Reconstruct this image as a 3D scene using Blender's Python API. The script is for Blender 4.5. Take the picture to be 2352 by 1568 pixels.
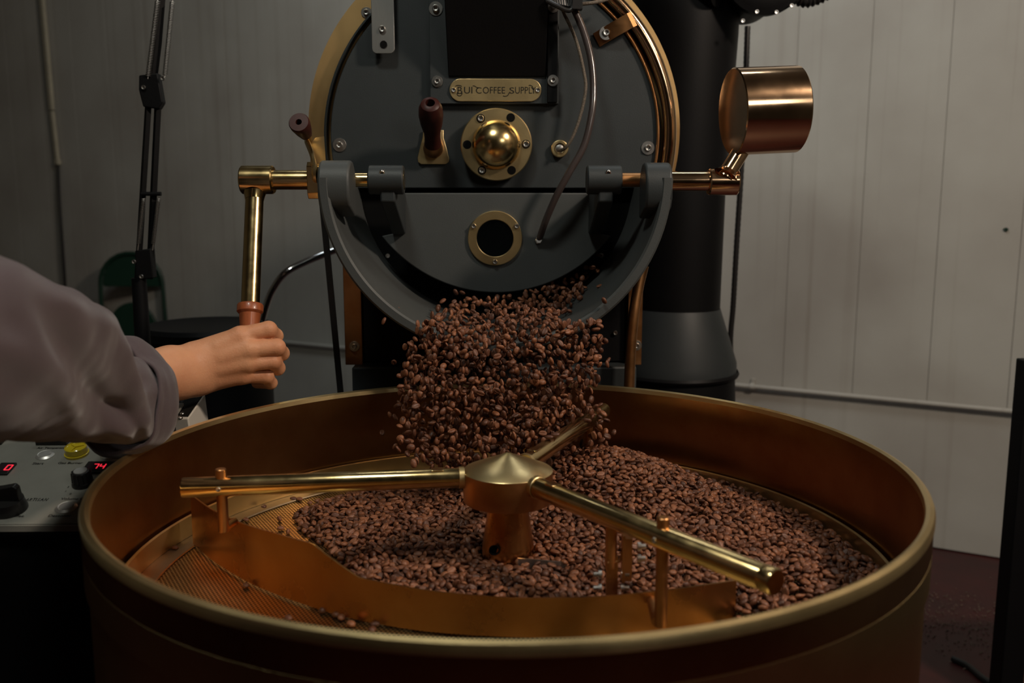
import bpy, math, random
import numpy as np
from mathutils import Vector, Matrix, Euler, noise
PI = math.pi
random.seed(7)
rng = np.random.default_rng(11)
scn = bpy.context.scene
for o in list(bpy.data.objects):
    bpy.data.objects.remove(o)
COL = scn.collection

# ------------------------------------------------------------------ camera
F, TH, PS = 2140.0, 0.155, -0.0123
CAM = Vector((-.0083, -1.059, 1.1585))
FWD = Vector((-math.sin(PS)*math.cos(TH), math.cos(PS)*math.cos(TH), -math.sin(TH)))
RGT = Vector((math.cos(PS), math.sin(PS), 0))
UPV = RGT.cross(FWD)
cd = bpy.data.cameras.new('camera')
cd.sensor_width = 36
cd.lens = F/2352*36
cam = bpy.data.objects.new('camera', cd)
COL.objects.link(cam)
cam.matrix_world = Matrix(((RGT.x, UPV.x, -FWD.x, CAM.x), (RGT.y, UPV.y, -FWD.y, CAM.y), (RGT.z, UPV.z, -FWD.z, CAM.z), (0, 0, 0, 1)))
cd.clip_start = 0.02
cd.dof.use_dof = True
cd.dof.focus_distance = 1.36
cd.dof.aperture_fstop = 4.5
scn.camera = cam

# ------------------------------------------------------------------ world, lights, exposure
w = bpy.data.worlds.new('world'); scn.world = w; w.use_nodes = True
w.node_tree.nodes['Background'].inputs[0].default_value = (0.9, 0.95, 1.0, 1)
w.node_tree.nodes['Background'].inputs[1].default_value = 0.012

def area(name, loc, target, sx, sy, power, color):
    l = bpy.data.lights.new(name, 'AREA')
    l.shape = 'RECTANGLE'; l.size = sx; l.size_y = sy; l.energy = power; l.color = color
    o = bpy.data.objects.new(name, l); COL.objects.link(o)
    o.location = loc
    o.rotation_euler = (Vector(target)-Vector(loc)).to_track_quat('-Z', 'Y').to_euler()
    return o
area('ceiling_or_fill_light', (-.45, -.7, 2.8), (-.1, .4, .95), .30, .22, 12, (.97, 1.0, .90))
area('ceiling_or_fill_light', (1.5, -.6, 2.45), (.0, .45, .95), .24, .24, 42, (1.0, .82, .66))
area('window_light', (1.5, -2.4, 2.2), (.2, .8, 1.1), .75, .45, 6.5, (1.0, .96, .88))
area('ceiling_or_fill_light', (.1, 1.25, 3.0), (.3, 2.9, .9), 1.6, .3, 20, (.90, .98, 1.0))  # added fill light to brighten the back wall, no known lamp
vs = scn.view_settings
vs.view_transform = 'Standard'; vs.look = 'None'; vs.gamma = 1; vs.use_curve_mapping = False
vs.exposure = 0.0

# ------------------------------------------------------------------ pixel -> point helpers (points get their own true depth)
def ray(px, py): return FWD + RGT*((px-1176)/F) - UPV*((py-784)/F)
def at_y(px, py, Y):
    r = ray(px, py); return CAM + r*((Y-CAM.y)/r.y)
def at_z(px, py, Z):
    r = ray(px, py); return CAM + r*((Z-CAM.z)/r.z)
def on_plane(px, py, P0, n):
    r = ray(px, py); return CAM + r*((P0-CAM).dot(n)/r.dot(n))
def proj(P):
    d = Vector(P)-CAM; f = d.dot(FWD); return 1176+F*d.dot(RGT)/f, 784-F*d.dot(UPV)/f, f

# ------------------------------------------------------------------ materials
def mat(name, color, rough=.5, metal=0.0, var=0.0, vscale=8, bump=0.0, bscale=200, rvar=0.0, spec=.5, stretch=None, coat=0.0, emit=None, estr=0, color2=None, sheen=0, aniso=0, sss=0, trans=0, ior=1.45, contrast=None, backface=None):
    m = bpy.data.materials.new(name); m.use_nodes = True
    nt = m.node_tree; N = nt.nodes; L = nt.links
    b = N['Principled BSDF']
    b.inputs['Base Color'].default_value = (*color, 1)
    b.inputs['Roughness'].default_value = rough
    b.inputs['Metallic'].default_value = metal
    b.inputs['Specular IOR Level'].default_value = spec
    b.inputs['Coat Weight'].default_value = coat
    b.inputs['Coat Roughness'].default_value = .08
    b.inputs['Anisotropic'].default_value = aniso
    b.inputs['Sheen Weight'].default_value = sheen
    b.inputs['Transmission Weight'].default_value = trans
    b.inputs['IOR'].default_value = ior
    if sss:
        b.inputs['Subsurface Weight'].default_value = sss
        b.inputs['Subsurface Radius'].default_value = (.012, .004, .002)
        b.inputs['Subsurface Scale'].default_value = .6
    if emit:
        b.inputs['Emission Color'].default_value = (*emit, 1); b.inputs['Emission Strength'].default_value = estr
    tc = N.new('ShaderNodeTexCoord'); mp = N.new('ShaderNodeMapping')
    L.new(tc.outputs['Object'], mp.inputs[0])
    if stretch: mp.inputs['Scale'].default_value = stretch
    if var or color2 or rvar:
        n = N.new('ShaderNodeTexNoise'); n.inputs['Scale'].default_value = vscale; n.inputs['Detail'].default_value = 6
        n.inputs['Roughness'].default_value = .6
        L.new(mp.outputs[0], n.inputs['Vector'])
        cr = N.new('ShaderNodeValToRGB')
        c2 = color2 or tuple(max(0, c*(1-var)) for c in color)
        lo, hi = contrast or (.32, .68)
        cr.color_ramp.elements[0].position = lo; cr.color_ramp.elements[1].position = hi
        cr.color_ramp.elements[0].color = (*c2, 1); cr.color_ramp.elements[1].color = (*color, 1)
        L.new(n.outputs['Fac'], cr.inputs[0])
        if var or color2: L.new(cr.outputs[0], b.inputs['Base Color'])
        if rvar:
            mr = N.new('ShaderNodeMapRange'); mr.inputs['To Min'].default_value = rough-rvar; mr.inputs['To Max'].default_value = rough+rvar
            mr.inputs['From Min'].default_value = .3; mr.inputs['From Max'].default_value = .7
            L.new(n.outputs['Fac'], mr.inputs['Value']); L.new(mr.outputs[0], b.inputs['Roughness'])
    if bump:
        n2 = N.new('ShaderNodeTexNoise'); n2.inputs['Scale'].default_value = bscale; n2.inputs['Detail'].default_value = 3
        L.new(mp.outputs[0], n2.inputs['Vector'])
        bp = N.new('ShaderNodeBump'); bp.inputs['Strength'].default_value = bump; bp.inputs['Distance'].default_value = .002
        L.new(n2.outputs['Fac'], bp.inputs['Height']); L.new(bp.outputs[0], b.inputs['Normal'])
    return m
M = {}
ANROT = 0.0
M['brass'] = mat('polished_brass', (.80, .58, .27), .2, 1, var=.15, vscale=30, rvar=.06)
M['brass_b'] = mat('brushed_brass', (.88, .67, .34), .34, 1, var=.10, vscale=9, rvar=.04, bump=.04, bscale=300)
M['brass_f'] = mat('satin_brass', (.66, .43, .19), .40, 1, var=.10, vscale=6, rvar=.04)
def brushed(m, rough, an, rot=0.0):
    nt = m.node_tree; b = nt.nodes['Principled BSDF']
    for l in list(b.inputs['Roughness'].links): nt.links.remove(l)
    b.inputs['Roughness'].default_value = rough; b.inputs['Anisotropic'].default_value = an; b.inputs['Anisotropic Rotation'].default_value = rot
    tg = nt.nodes.new('ShaderNodeTangent'); tg.direction_type = 'RADIAL'; tg.axis = 'Z'; nt.links.new(tg.outputs[0], b.inputs['Tangent'])
M['copper'] = mat('rose_brass', (.86, .56, .33), .13, 1, var=.1, vscale=20, rvar=.03)
M['copper_old'] = mat('aged_copper', (.55, .27, .11), .38, 1, var=.3, vscale=18, rvar=.08)
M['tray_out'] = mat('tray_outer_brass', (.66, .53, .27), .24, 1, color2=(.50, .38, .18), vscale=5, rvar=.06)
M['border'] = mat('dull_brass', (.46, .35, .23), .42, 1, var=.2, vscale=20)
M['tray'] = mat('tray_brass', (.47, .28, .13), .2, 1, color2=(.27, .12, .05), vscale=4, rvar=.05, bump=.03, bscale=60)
M['paddle'] = mat('paddle_brass', (.62, .33, .12), .28, 1, color2=(.50, .24, .08), vscale=9, rvar=.05)
M['plate'] = mat('perforated_brass', (.78, .55, .25), .34, 1, var=.25, vscale=10, rvar=.06)
M['iron'] = mat('cast_iron_paint', (.026, .031, .033), .5, 0, var=.15, vscale=12, bump=.09, bscale=520, spec=.45)
M['iron_lit'] = mat('cast_iron_paint_lit', (.054, .059, .059), .52, 0, var=.12, vscale=9, bump=.10, bscale=520, spec=.45)  # lighter copy of the cast iron paint, stronger light put into its colour
M['black'] = mat('black_paint', (.0050, .0050, .0056), .5, 0, spec=.16, var=.2, vscale=6, bump=.1, bscale=300)
M['blackm'] = mat('painted_hole_shade', (.003, .003, .003), .8, spec=.1)  # near-black that paints the shade inside holes and openings
M['steel'] = mat('stainless_steel', (.62, .60, .57), .3, 1, var=.1, vscale=60)
M['alu'] = mat('spun_aluminium', (.80, .78, .74), .42, .85, var=.08, vscale=90)
M['chrome'] = mat('chrome', (.75, .76, .77), .1, 1, var=.03)
M['steel_b'] = mat('brushed_steel', (.42, .41, .39), .38, 1, var=.1, vscale=40, stretch=(30, 1, 1))
M['wood_d'] = mat('dark_red_wood', (.055, .014, .010), .42, 0, color2=(.026, .007, .006), vscale=30, stretch=(1, 1, .3), spec=.3)
M['wood_o'] = mat('orange_wood', (.36, .10, .035), .38, 0, color2=(.17, .04, .014), vscale=60, stretch=(1, 1, .15), coat=.2, bump=.1, bscale=200)
M['rubber'] = mat('black_rubber', (.014, .013, .013), .35, bump=.05)
M['braid'] = mat('braided_cable', (.22, .18, .14), .6, .3, color2=(.06, .05, .04), vscale=500, bump=.5, bscale=900)
M['hose'] = mat('dark_hose', (.05, .038, .036), .28, coat=.3, var=.1)
M['skin'] = mat('skin', (.60, .30, .165), .5, 0, color2=(.53, .235, .125), vscale=22, bump=.22, bscale=330, sss=.12, spec=.35)
M['cloth'] = mat('mauve_cotton', (.080, .059, .066), .88, 0, var=.14, vscale=9, bump=.25, bscale=900, sheen=.25, spec=.2)
M['panel'] = mat('console_sheet', (.27, .26, .225), .5, .25, var=.16, vscale=18, bump=.05, bscale=600)
M['white'] = mat('white_plastic', (.55, .52, .46), .45, var=.08, vscale=10)
M['yellow'] = mat('yellow_plastic', (.62, .46, .02), .16, spec=.6, coat=.6, var=.1, vscale=40)
M['ink'] = mat('black_ink', (.008, .007, .006), .7, spec=.2, var=.1)
M['inkg'] = mat('grey_ink', (.24, .23, .2), .6, var=.1)
M['led'] = mat('red_led', (.9, .05, .08), .5, emit=(1.0, .03, .06), estr=.75)
M['lcd'] = mat('dark_display', (.035, .02, .025), .12, coat=.5, var=.1)
M['lcdg'] = mat('green_display', (.10, .13, .09), .3, coat=.5, var=.2, vscale=60)
M['green'] = mat('dark_green_enamel', (.006, .028, .016), .4, var=.2)
M['floor'] = mat('dark_red_floor_paint', (.055, .009, .009), .5, 0, color2=(.030, .008, .008), vscale=6, bump=.1, bscale=40)
M['ceil'] = mat('ceiling_paint', (.16, .155, .145), .8, var=.1, vscale=2)
M['sidew'] = mat('room_wall_paint', (.15, .14, .115), .8, var=.2, vscale=2)
M['trunk'] = mat('aged_ivory_plastic', (.40, .36, .27), .5, var=.2, vscale=12)
M['debris'] = mat('grit', (.16, .11, .085), .9, var=.5, vscale=80)
M['board'] = mat('raw_board', (.115, .062, .045), .7, 0, color2=(.05, .028, .022), vscale=16, stretch=(5, 5, .7), bump=.2, bscale=60)
M['glass'] = mat('sight_glass', (.55, .65, .7), .03, 0, trans=1.0, var=.02)
M['lamp'] = mat('lamp_tube', (.9, .9, .9), .4, emit=(1.0, .93, .82), estr=6, var=.01)

brushed(M['tray'], .34, .8, ANROT); brushed(M['tray_out'], .34, .8, ANROT)
# wall paint: grey, thin vertical dirt streaks and blotches
def wall_mat():
    m = mat('wall_panel_paint', (.385, .365, .33), .62, 0, bump=.05, bscale=60)
    nt = m.node_tree; N = nt.nodes; L = nt.links; b = N['Principled BSDF']
    tc = N.new('ShaderNodeTexCoord')
    mp = N.new('ShaderNodeMapping'); mp.inputs['Scale'].default_value = (22, 22, .25); L.new(tc.outputs['Object'], mp.inputs[0])
    n = N.new('ShaderNodeTexNoise'); n.inputs['Scale'].default_value = 1.2; n.inputs['Detail'].default_value = 5; L.new(mp.outputs[0], n.inputs['Vector'])
    r = N.new('ShaderNodeValToRGB'); r.color_ramp.elements[0].position = .25; r.color_ramp.elements[0].color = (.80, .77, .74, 1)
    r.color_ramp.elements[1].position = .42; r.color_ramp.elements[1].color = (1, 1, 1, 1); L.new(n.outputs['Fac'], r.inputs[0])
    n2 = N.new('ShaderNodeTexNoise'); n2.inputs['Scale'].default_value = 2.2; n2.inputs['Detail'].default_value = 4; L.new(tc.outputs['Object'], n2.inputs['Vector'])
    r2 = N.new('ShaderNodeValToRGB'); r2.color_ramp.elements[0].position = .3; r2.color_ramp.elements[0].color = (.34, .315, .28, 1)
    r2.color_ramp.elements[1].position = .65; r2.color_ramp.elements[1].color = (.43, .415, .375, 1); L.new(n2.outputs['Fac'], r2.inputs[0])
    mx = N.new('ShaderNodeMix'); mx.data_type = 'RGBA'; mx.blend_type = 'MULTIPLY'; mx.inputs[0].default_value = .8
    L.new(r2.outputs[0], mx.inputs[6]); L.new(r.outputs[0], mx.inputs[7]); L.new(mx.outputs[2], b.inputs['Base Color'])
    return m
M['wall'] = wall_mat()

def bean_mat():
    m = bpy.data.materials.new('roasted_bean'); m.use_nodes = True
    nt = m.node_tree; N = nt.nodes; L = nt.links; b = N['Principled BSDF']
    oi = N.new('ShaderNodeObjectInfo')
    r = N.new('ShaderNodeValToRGB')
    e = r.color_ramp.elements
    e[0].color = (.075, .028, .015, 1); e[1].color = (.27, .105, .048, 1)
    k = e.new(.5); k.color = (.160, .060, .030, 1)
    L.new(oi.outputs['Random'], r.inputs[0])
    tc = N.new('ShaderNodeTexCoord'); n = N.new('ShaderNodeTexNoise'); n.inputs['Scale'].default_value = 420; n.inputs['Detail'].default_value = 4
    L.new(tc.outputs['Object'], n.inputs['Vector'])
    mx = N.new('ShaderNodeMix'); mx.data_type = 'RGBA'; mx.blend_type = 'MULTIPLY'; mx.inputs[0].default_value = .7
    rr = N.new('ShaderNodeValToRGB'); rr.color_ramp.elements[0].color = (.5, .45, .42, 1); rr.color_ramp.elements[0].position = .35; rr.color_ramp.elements[1].position = .6
    L.new(n.outputs['Fac'], rr.inputs[0]); L.new(r.outputs[0], mx.inputs[6]); L.new(rr.outputs[0], mx.inputs[7])
    L.new(mx.outputs[2], b.inputs['Base Color'])
    b.inputs['Roughness'].default_value = .48; b.inputs['Specular IOR Level'].default_value = .35
    bp = N.new('ShaderNodeBump'); bp.inputs['Strength'].default_value = .35; bp.inputs['Distance'].default_value = .0008
    L.new(n.outputs['Fac'], bp.inputs['Height']); L.new(bp.outputs[0], b.inputs['Normal'])
    return m
M['bean'] = bean_mat()

# ------------------------------------------------------------------ mesh builder
def basis(axis):
    a = Vector(axis).normalized()
    t = Vector((0, 0, 1)) if abs(a.z) < .9 else Vector((1, 0, 0))
    u = t.cross(a).normalized(); v = a.cross(u)
    return u, v, a
class MB:
    def __init__(s): s.v = []; s.f = []
    def add(s, vs, fs):
        o = len(s.v); s.v += [tuple(p) for p in vs]; s.f += [tuple(i+o for i in f) for f in fs]; return s
    def box(s, c, d, rot=None):
        R = rot or Matrix.Identity(3); c = Vector(c); vs = []
        for x in (-.5, .5):
            for y in (-.5, .5):
                for z in (-.5, .5): vs.append(c + R @ Vector((x*d[0], y*d[1], z*d[2])))
        return s.add(vs, [(0, 1, 3, 2), (4, 6, 7, 5), (0, 4, 5, 1), (2, 3, 7, 6), (0, 2, 6, 4), (1, 5, 7, 3)])
    def lathe(s, prof, o, axis=(0, 0, 1), seg=48, a0=0, a1=2*PI, hexr=(), closed=False):
        """prof: (radius, height) pairs; hexr: indices whose ring is a hexagon"""
        u, v, a = basis(axis); o = Vector(o); full = abs(a1-a0-2*PI) < 1e-6
        n = seg if full else seg+1; vs = []
        for k, (r, h) in enumerate(prof):
            for i in range(n):
                t = a0+(a1-a0)*i/seg
                rr = r/math.cos((t % (PI/3))-PI/6)*.92 if k in hexr else r
                vs.append(o+u*(rr*math.cos(t))+v*(rr*math.sin(t))+a*h)
        fs = []; K = len(prof)
        for k in range(K if closed else K-1):
            k2 = (k+1) % K
            for i in range(seg):
                j = (i+1) % n if full else i+1
                fs.append((k*n+i, k*n+j, k2*n+j, k2*n+i))
        if not closed:
            if prof[0][0] > 1e-9 and prof[0][0] < 0: pass
        if closed and not full:
            fs.append(tuple(k*n for k in range(K))); fs.append(tuple(k*n+n-1 for k in reversed(range(K))))
        return s.add(vs, fs)
    def cyl(s, p0, p1, r0, r1=None, seg=32, bev=0.0):
        p0 = Vector(p0); p1 = Vector(p1); r1 = r0 if r1 is None else r1; h = (p1-p0).length
        if bev: pr_ = [(0, 0), (r0-bev, 0), (r0, bev), (r1, h-bev), (r1-bev, h), (0, h)]
        else: pr_ = [(0, 0), (r0, 0), (r1, h), (0, h)]
        return s.lathe(pr_, p0, p1-p0, seg)
    def tube(s, pts, rad, seg=14, caps=True, flat=1.0):
        pts = [Vector(p) for p in pts]; n = len(pts)
        rad = rad if isinstance(rad, (list, tuple)) else [rad]*n
        t0 = (pts[1]-pts[0]).normalized(); u, v, _ = basis(t0); vs = []
        for i in range(n):
            t = (pts[min(i+1, n-1)]-pts[max(i-1, 0)]).normalized()
            u = (u-t*u.dot(t)).normalized(); v = t.cross(u)
            for k in range(seg):
                a = 2*PI*k/seg; vs.append(pts[i]+u*(rad[i]*math.cos(a))+v*(rad[i]*flat*math.sin(a)))
        fs = [(i*seg+k, i*seg+(k+1) % seg, (i+1)*seg+(k+1) % seg, (i+1)*seg+k) for i in range(n-1) for k in range(seg)]
        if caps: fs += [tuple(reversed(range(seg))), tuple((n-1)*seg+k for k in range(seg))]
        return s.add(vs, fs)
    def prism(s, poly, o, ux, uy, depth):
        """poly 2d -> plate; front at o, back at o + n*depth, n = ux x uy"""
        o = Vector(o); ux = Vector(ux); uy = Vector(uy); n = ux.cross(uy).normalized(); k = len(poly)
        vs = [o+ux*p[0]+uy*p[1] for p in poly]+[o+ux*p[0]+uy*p[1]+n*depth for p in poly]
        fs = [tuple(reversed(range(k))), tuple(range(k, 2*k))]+[(i, (i+1) % k, (i+1) % k+k, i+k) for i in range(k)]
        return s.add(vs, fs)
    def mesh(s, name, m, sharp=35):
        me = bpy.data.meshes.new(name); me.from_pydata(s.v, [], s.f)
        import bmesh
        bm = bmesh.new(); bm.from_mesh(me)
        bmesh.ops.remove_doubles(bm, verts=bm.verts, dist=1e-6)
        bmesh.ops.recalc_face_normals(bm, faces=bm.faces)
        bm.to_mesh(me); bm.free()
        me.materials.append(M[m] if isinstance(m, str) else m)
        me.shade_smooth(); me.set_sharp_from_angle(angle=math.radians(sharp))
        return me
    def build(s, name, m, parent=None, bevel=0, **kw):
        return link(name, s.mesh(name, m, kw.pop('sharp', 35)), parent, bevel, **kw)
ORG = {}
def link(name, me, parent=None, bevel=0, label=None, loc=None, rot=None):
    o = bpy.data.objects.new(name, me); COL.objects.link(o)
    base = Vector((0, 0, 0))
    if parent is not None:
        o.parent = parent
        base = Vector(ORG[parent])
    if loc is None:
        o.location = -base if parent is not None else (0, 0, 0); ORG[o] = (0, 0, 0)
    else:
        o.location = Vector(loc)-base; ORG[o] = tuple(loc)
        if rot is not None: o.rotation_euler = rot
    if bevel:
        b = o.modifiers.new('bevel', 'BEVEL'); b.width = bevel; b.segments = 3; b.limit_method = 'ANGLE'; b.angle_limit = math.radians(35)
        b.harden_normals = False
    if label: o['label'] = label
    return o
def thing(name, label, cat, loc, group=None):
    o = bpy.data.objects.new(name, None); COL.objects.link(o); o.location = loc; o.empty_display_size = .05
    ORG[o] = tuple(loc); o['label'] = label; o['category'] = cat
    if group: o['group'] = group
    return o
def tag(o, label, cat, group=None, kind=None):
    o['label'] = label; o['category'] = cat
    if group: o['group'] = group
    if kind: o['kind'] = kind
    return o
def struct(o): o['kind'] = 'structure'; return o
def arc(r, a0, a1, n): return [(r*math.cos(a0+(a1-a0)*i/n), r*math.sin(a0+(a1-a0)*i/n)) for i in range(n+1)]
def rrect(w_, h_, r, n=6):
    out = []
    for cx, cy, a in ((w_/2-r, h_/2-r, 0), (-w_/2+r, h_/2-r, PI/2), (-w_/2+r, -h_/2+r, PI), (w_/2-r, -h_/2+r, 1.5*PI)):
        out += [(cx+x, cy+y) for x, y in arc(r, a, a+PI/2, n)]
    return out
def spline(pts, n=8):
    """Catmull-Rom through 3D points"""
    P = [Vector(p) for p in pts]; P = [P[0]*2-P[1]]+P+[P[-1]*2-P[-2]]; out = []
    for i in range(1, len(P)-2):
        for k in range(n):
            t = k/n; a, b, c, d = P[i-1:i+3]
            out.append(.5*((2*b)+(c-a)*t+(2*a-5*b+4*c-d)*t*t+(3*b-a-3*c+d)*t**3))
    return out+[P[-2]]
# socket-head bolts: shared meshes facing -Y (rotated where needed)
def bolt_mesh(rw, rh, hh, name='bolt'):
    b = MB()
    if rw: b.lathe([(0, 0), (rw, 0), (rw, .0014), (rw-.0004, .0018), (0, .0018)], (0, 0, 0), (0, -1, 0), 28)
    z = .0018 if rw else 0
    b.lathe([(rh, z), (rh, z+hh*.75), (rh*.86, z+hh), (rh*.62, z+hh), (rh*.55, z+hh*.95), (rh*.5, z+hh*.35), (0, z+hh*.3)], (0, 0, 0), (0, -1, 0), 24, hexr=(4, 5))
    return b.mesh(name, 'steel', 40)
BOLT = {k: bolt_mesh(*v) for k, v in {'big': (.0118, .0058, .0055), 'mid': (.0095, .005, .005), 'small': (0, .0042, .003), 'flange': (0, .0056, .004), 'tiny': (0, .0028, .002)}.items()}
def bolt(kind, p, parent, rot=None, name='bolt', label=None):
    return link(name, BOLT[kind], parent, loc=p, rot=rot, label=label)
def text_mesh(body, width=None, height=None, name='lettering', m='ink', ext=.0002, bold=0):
    c = bpy.data.curves.new(name, 'FONT'); c.body = body; c.size = 1; c.align_x = 'CENTER'; c.align_y = 'CENTER'; c.extrude = 0; c.offset = bold; c.resolution_u = 4
    o = bpy.data.objects.new('tmp', c); COL.objects.link(o)
    dg = bpy.context.evaluated_depsgraph_get(); dg.update()
    me = bpy.data.meshes.new_from_object(o.evaluated_get(dg)); bpy.data.objects.remove(o)
    xs = [v.co.x for v in me.vertices]; ys = [v.co.y for v in me.vertices]
    sx = width/(max(xs)-min(xs)) if width else None; sy = height/(max(ys)-min(ys)) if height else None
    sx = sx or sy; sy = sy or sx
    cx = (max(xs)+min(xs))/2; cy = (max(ys)+min(ys))/2
    for v in me.vertices: v.co = ((v.co.x-cx)*sx, (v.co.y-cy)*sy, 0)
    me.name = name; me.materials.clear(); me.materials.append(M[m]); return me

# ================================================================== ROOM
WP = Vector((.8, 2.22, 0)); WD = Vector((1, -.55, 0)).normalized(); WN = Vector((-WD.y, WD.x, 0))   # WN points away from camera
WN = -WN if WN.y < 0 else WN
def wall_pt(u, z, d=0.0): return WP + WD*u + WN*d + Vector((0, 0, z))
ZJ = .492
Rw = Matrix((WD, WN, Vector((0, 0, 1)))).transposed()
wb = struct(MB().box(wall_pt(-1.9, 1.55, .08), (6.2, .1, 3.1), Rw).build('wall_back', 'wall'))
U0 = -4.98
seams = []
u = U0
while u < 1.0:
    seams.append(u); u += .232 if u > -.5 else .262
seams.append(1.17)
for a, b in zip(seams[:-1], seams[1:]):
    MB().box(wall_pt((a+b)/2, (ZJ+3.1)/2, .018), (b-a-.0010, .028, 3.1-ZJ-.01), Rw).build('panel', 'wall', wb, bevel=.0008)
MB().box(wall_pt(-1.9, ZJ/2, .021), (6.1, .03, ZJ-.01), Rw).build('plinth', 'wall', wb)
c1 = wall_pt(1.2, 0); c0 = wall_pt(-5.0, 0)
struct(MB().box((-1.2, -.3, -.05), (8.2, 9.6, .1)).build('floor', 'floor'))
struct(MB().box((-1.2, -.3, 3.15), (8.2, 9.6, .1)).build('ceiling', 'ceil'))
struct(MB().box((c1.x+.1, (c1.y-4.2)/2+.1, 1.55), (.1, c1.y+4.4, 3.1)).build('wall_right', 'sidew'))
struct(MB().box((c0.x-.05, (c0.y-4.2)/2, 1.55), (.1, c0.y+4.4, 3.1)).build('wall_left', 'sidew'))
struct(MB().box(((c1.x+c0.x)/2, -4.2, 1.55), (c1.x-c0.x+.3, .1, 3.1)).build('wall_front', 'sidew'))
# ceiling lamps, plus an added unseen fixture at the wall fill light
for (x, y, wx, wy, lab) in ((-.45, -.7, .6, .45, 'square ceiling lamp in front of roaster to its left'), (1.5, -.6, .4, .4, 'square ceiling lamp right of the cooling tray'), (.1, 1.25, 1.8, .4, 'added long housing for fill light nearest the panelled wall')):
    z = 3.08 if y > .5 else (2.9 if x < 0 else 2.55)
    t = thing('ceiling_or_fill_lamp', lab, 'lamp', (x, y, z))
    MB().box((x, y, z-.01), (wx, wy, .05)).build('housing', 'white', t, bevel=.004)
    MB().cyl((x, y, z), (x, y, 3.1), .008).build('rod', 'steel', t)

# conduit along the wall at the joint, with clips
pz = ZJ
t = thing('wall_conduit', 'thin white horizontal pipe along the grey wall above floor at right', 'pipe', wall_pt(.4, pz, -.012))
MB().tube([wall_pt(u_, pz, -.011) for u_ in (-2.6, -1.5, -.5, .5, 1.12)], .0085, 12).build('pipe', 'wall', t)
for u_ in (.10, .95, -.9):
    MB().tube([wall_pt(u_-.008, pz, -.011), wall_pt(u_+.008, pz, -.011)], .0125, 14).box(wall_pt(u_, pz+.016, .0), (.014, .008, .02), Rw).build('clip', 'wall', t)
# cable trunking on wall at left
def on_wall(px, py, d=0.0): return on_plane(px, py, WP-WN*d, WN)
t = thing('cable_trunking', 'narrow ivory cable trunking running down grey wall at far left', 'trunking', on_wall(120, 372, .01))
a = on_wall(92, -60, .012); b = on_wall(118, 255, .012); c = on_wall(133, 372, .012)
b = Vector((a.x*.5+c.x*.5, a.y*.5+c.y*.5, b.z)); 
def strip(p, q, w_, dep):
    d = q-p; L_ = d.length; up = d.normalized(); sd = up.cross(WN).normalized(); R = Matrix((sd, WN, up)).transposed()
    return MB().box((p+q)/2, (w_, dep, L_), R)
strip(a, b+Vector((0, 0, .004)), .024, .02).build('upper_trunk', 'trunk', t, bevel=.002)
strip(b, c, .020, .018).build('lower_trunk', 'trunk', t, bevel=.002)
strip(c+Vector((0, 0, .014)), c-Vector((0, 0, .014)), .026, .022).build('end_cap', 'trunk', t, bevel=.002)
tag(MB().tube(spline([c-Vector((0, 0, .01)), on_wall(136, 450, .015), on_wall(144, 570, .02), on_wall(151, 700, .02), on_wall(150, 900, .02)]), .0075, 12).build('hanging_cable', 'rubber'), 'black cable hanging from the end of ivory trunking at left', 'cable')
# green mark on the wall
tag(MB().prism([(-.009, .004), (0, .008), (.007, .003), (.004, -.004), (-.004, -.003)], on_wall(2311, 528, .0008), WD, (0, 0, 1), .0006).build('paint_mark', 'green'), 'small green paint mark on grey wall at far right', 'mark')

# floor debris and floor cable at right
tag(MB().tube(spline([at_z(2188, 1512, .008), at_z(2225, 1530, .008), at_z(2262, 1560, .008), at_z(2330, 1600, .008)]), .008, 10).build('floor_cable', 'rubber'), 'black cable lying on the dark red floor at lower right', 'cable')
db = MB()
for i in range(420):
    px = rng.uniform(2110, 2300); py = 1400+(px-2110)*.30+rng.normal(0, 40)
    p = at_z(px, py, 0); s_ = rng.uniform(.001, .0042)
    q = Euler(rng.uniform(0, 6, 3)).to_matrix(); db.box((p.x, p.y, s_*.3), (s_*1.6, s_, s_*.7), q)
tag(db.build('floor_grit', 'debris'), 'scattered brown grit and crumbs on the red floor beside tray', 'debris', kind='stuff')

# rack at the right edge
t = thing('storage_rack', 'black steel post with raw wooden side board at right edge', 'rack', (1.12, .9, 0))
pt = at_y(2347, 826, .9)
MB().box((pt.x+.027, .9, pt.z/2), (.052, .05, pt.z)).build('post', 'black', t, bevel=.003)
MB().box((pt.x+.34, .9, pt.z-.35), (.58, .03, .04)).build('crossbar', 'black', t, bevel=.002)
MB().box((pt.x+.62, .9, pt.z/2), (.05, .05, pt.z)).build('post', 'black', t, bevel=.003)
sbz = at_y(2330, 1083, .9).z
MB().box((pt.x+.33, .895, sbz/2), (.55, .022, sbz-.02)).build('side_board', 'board', t)

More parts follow.
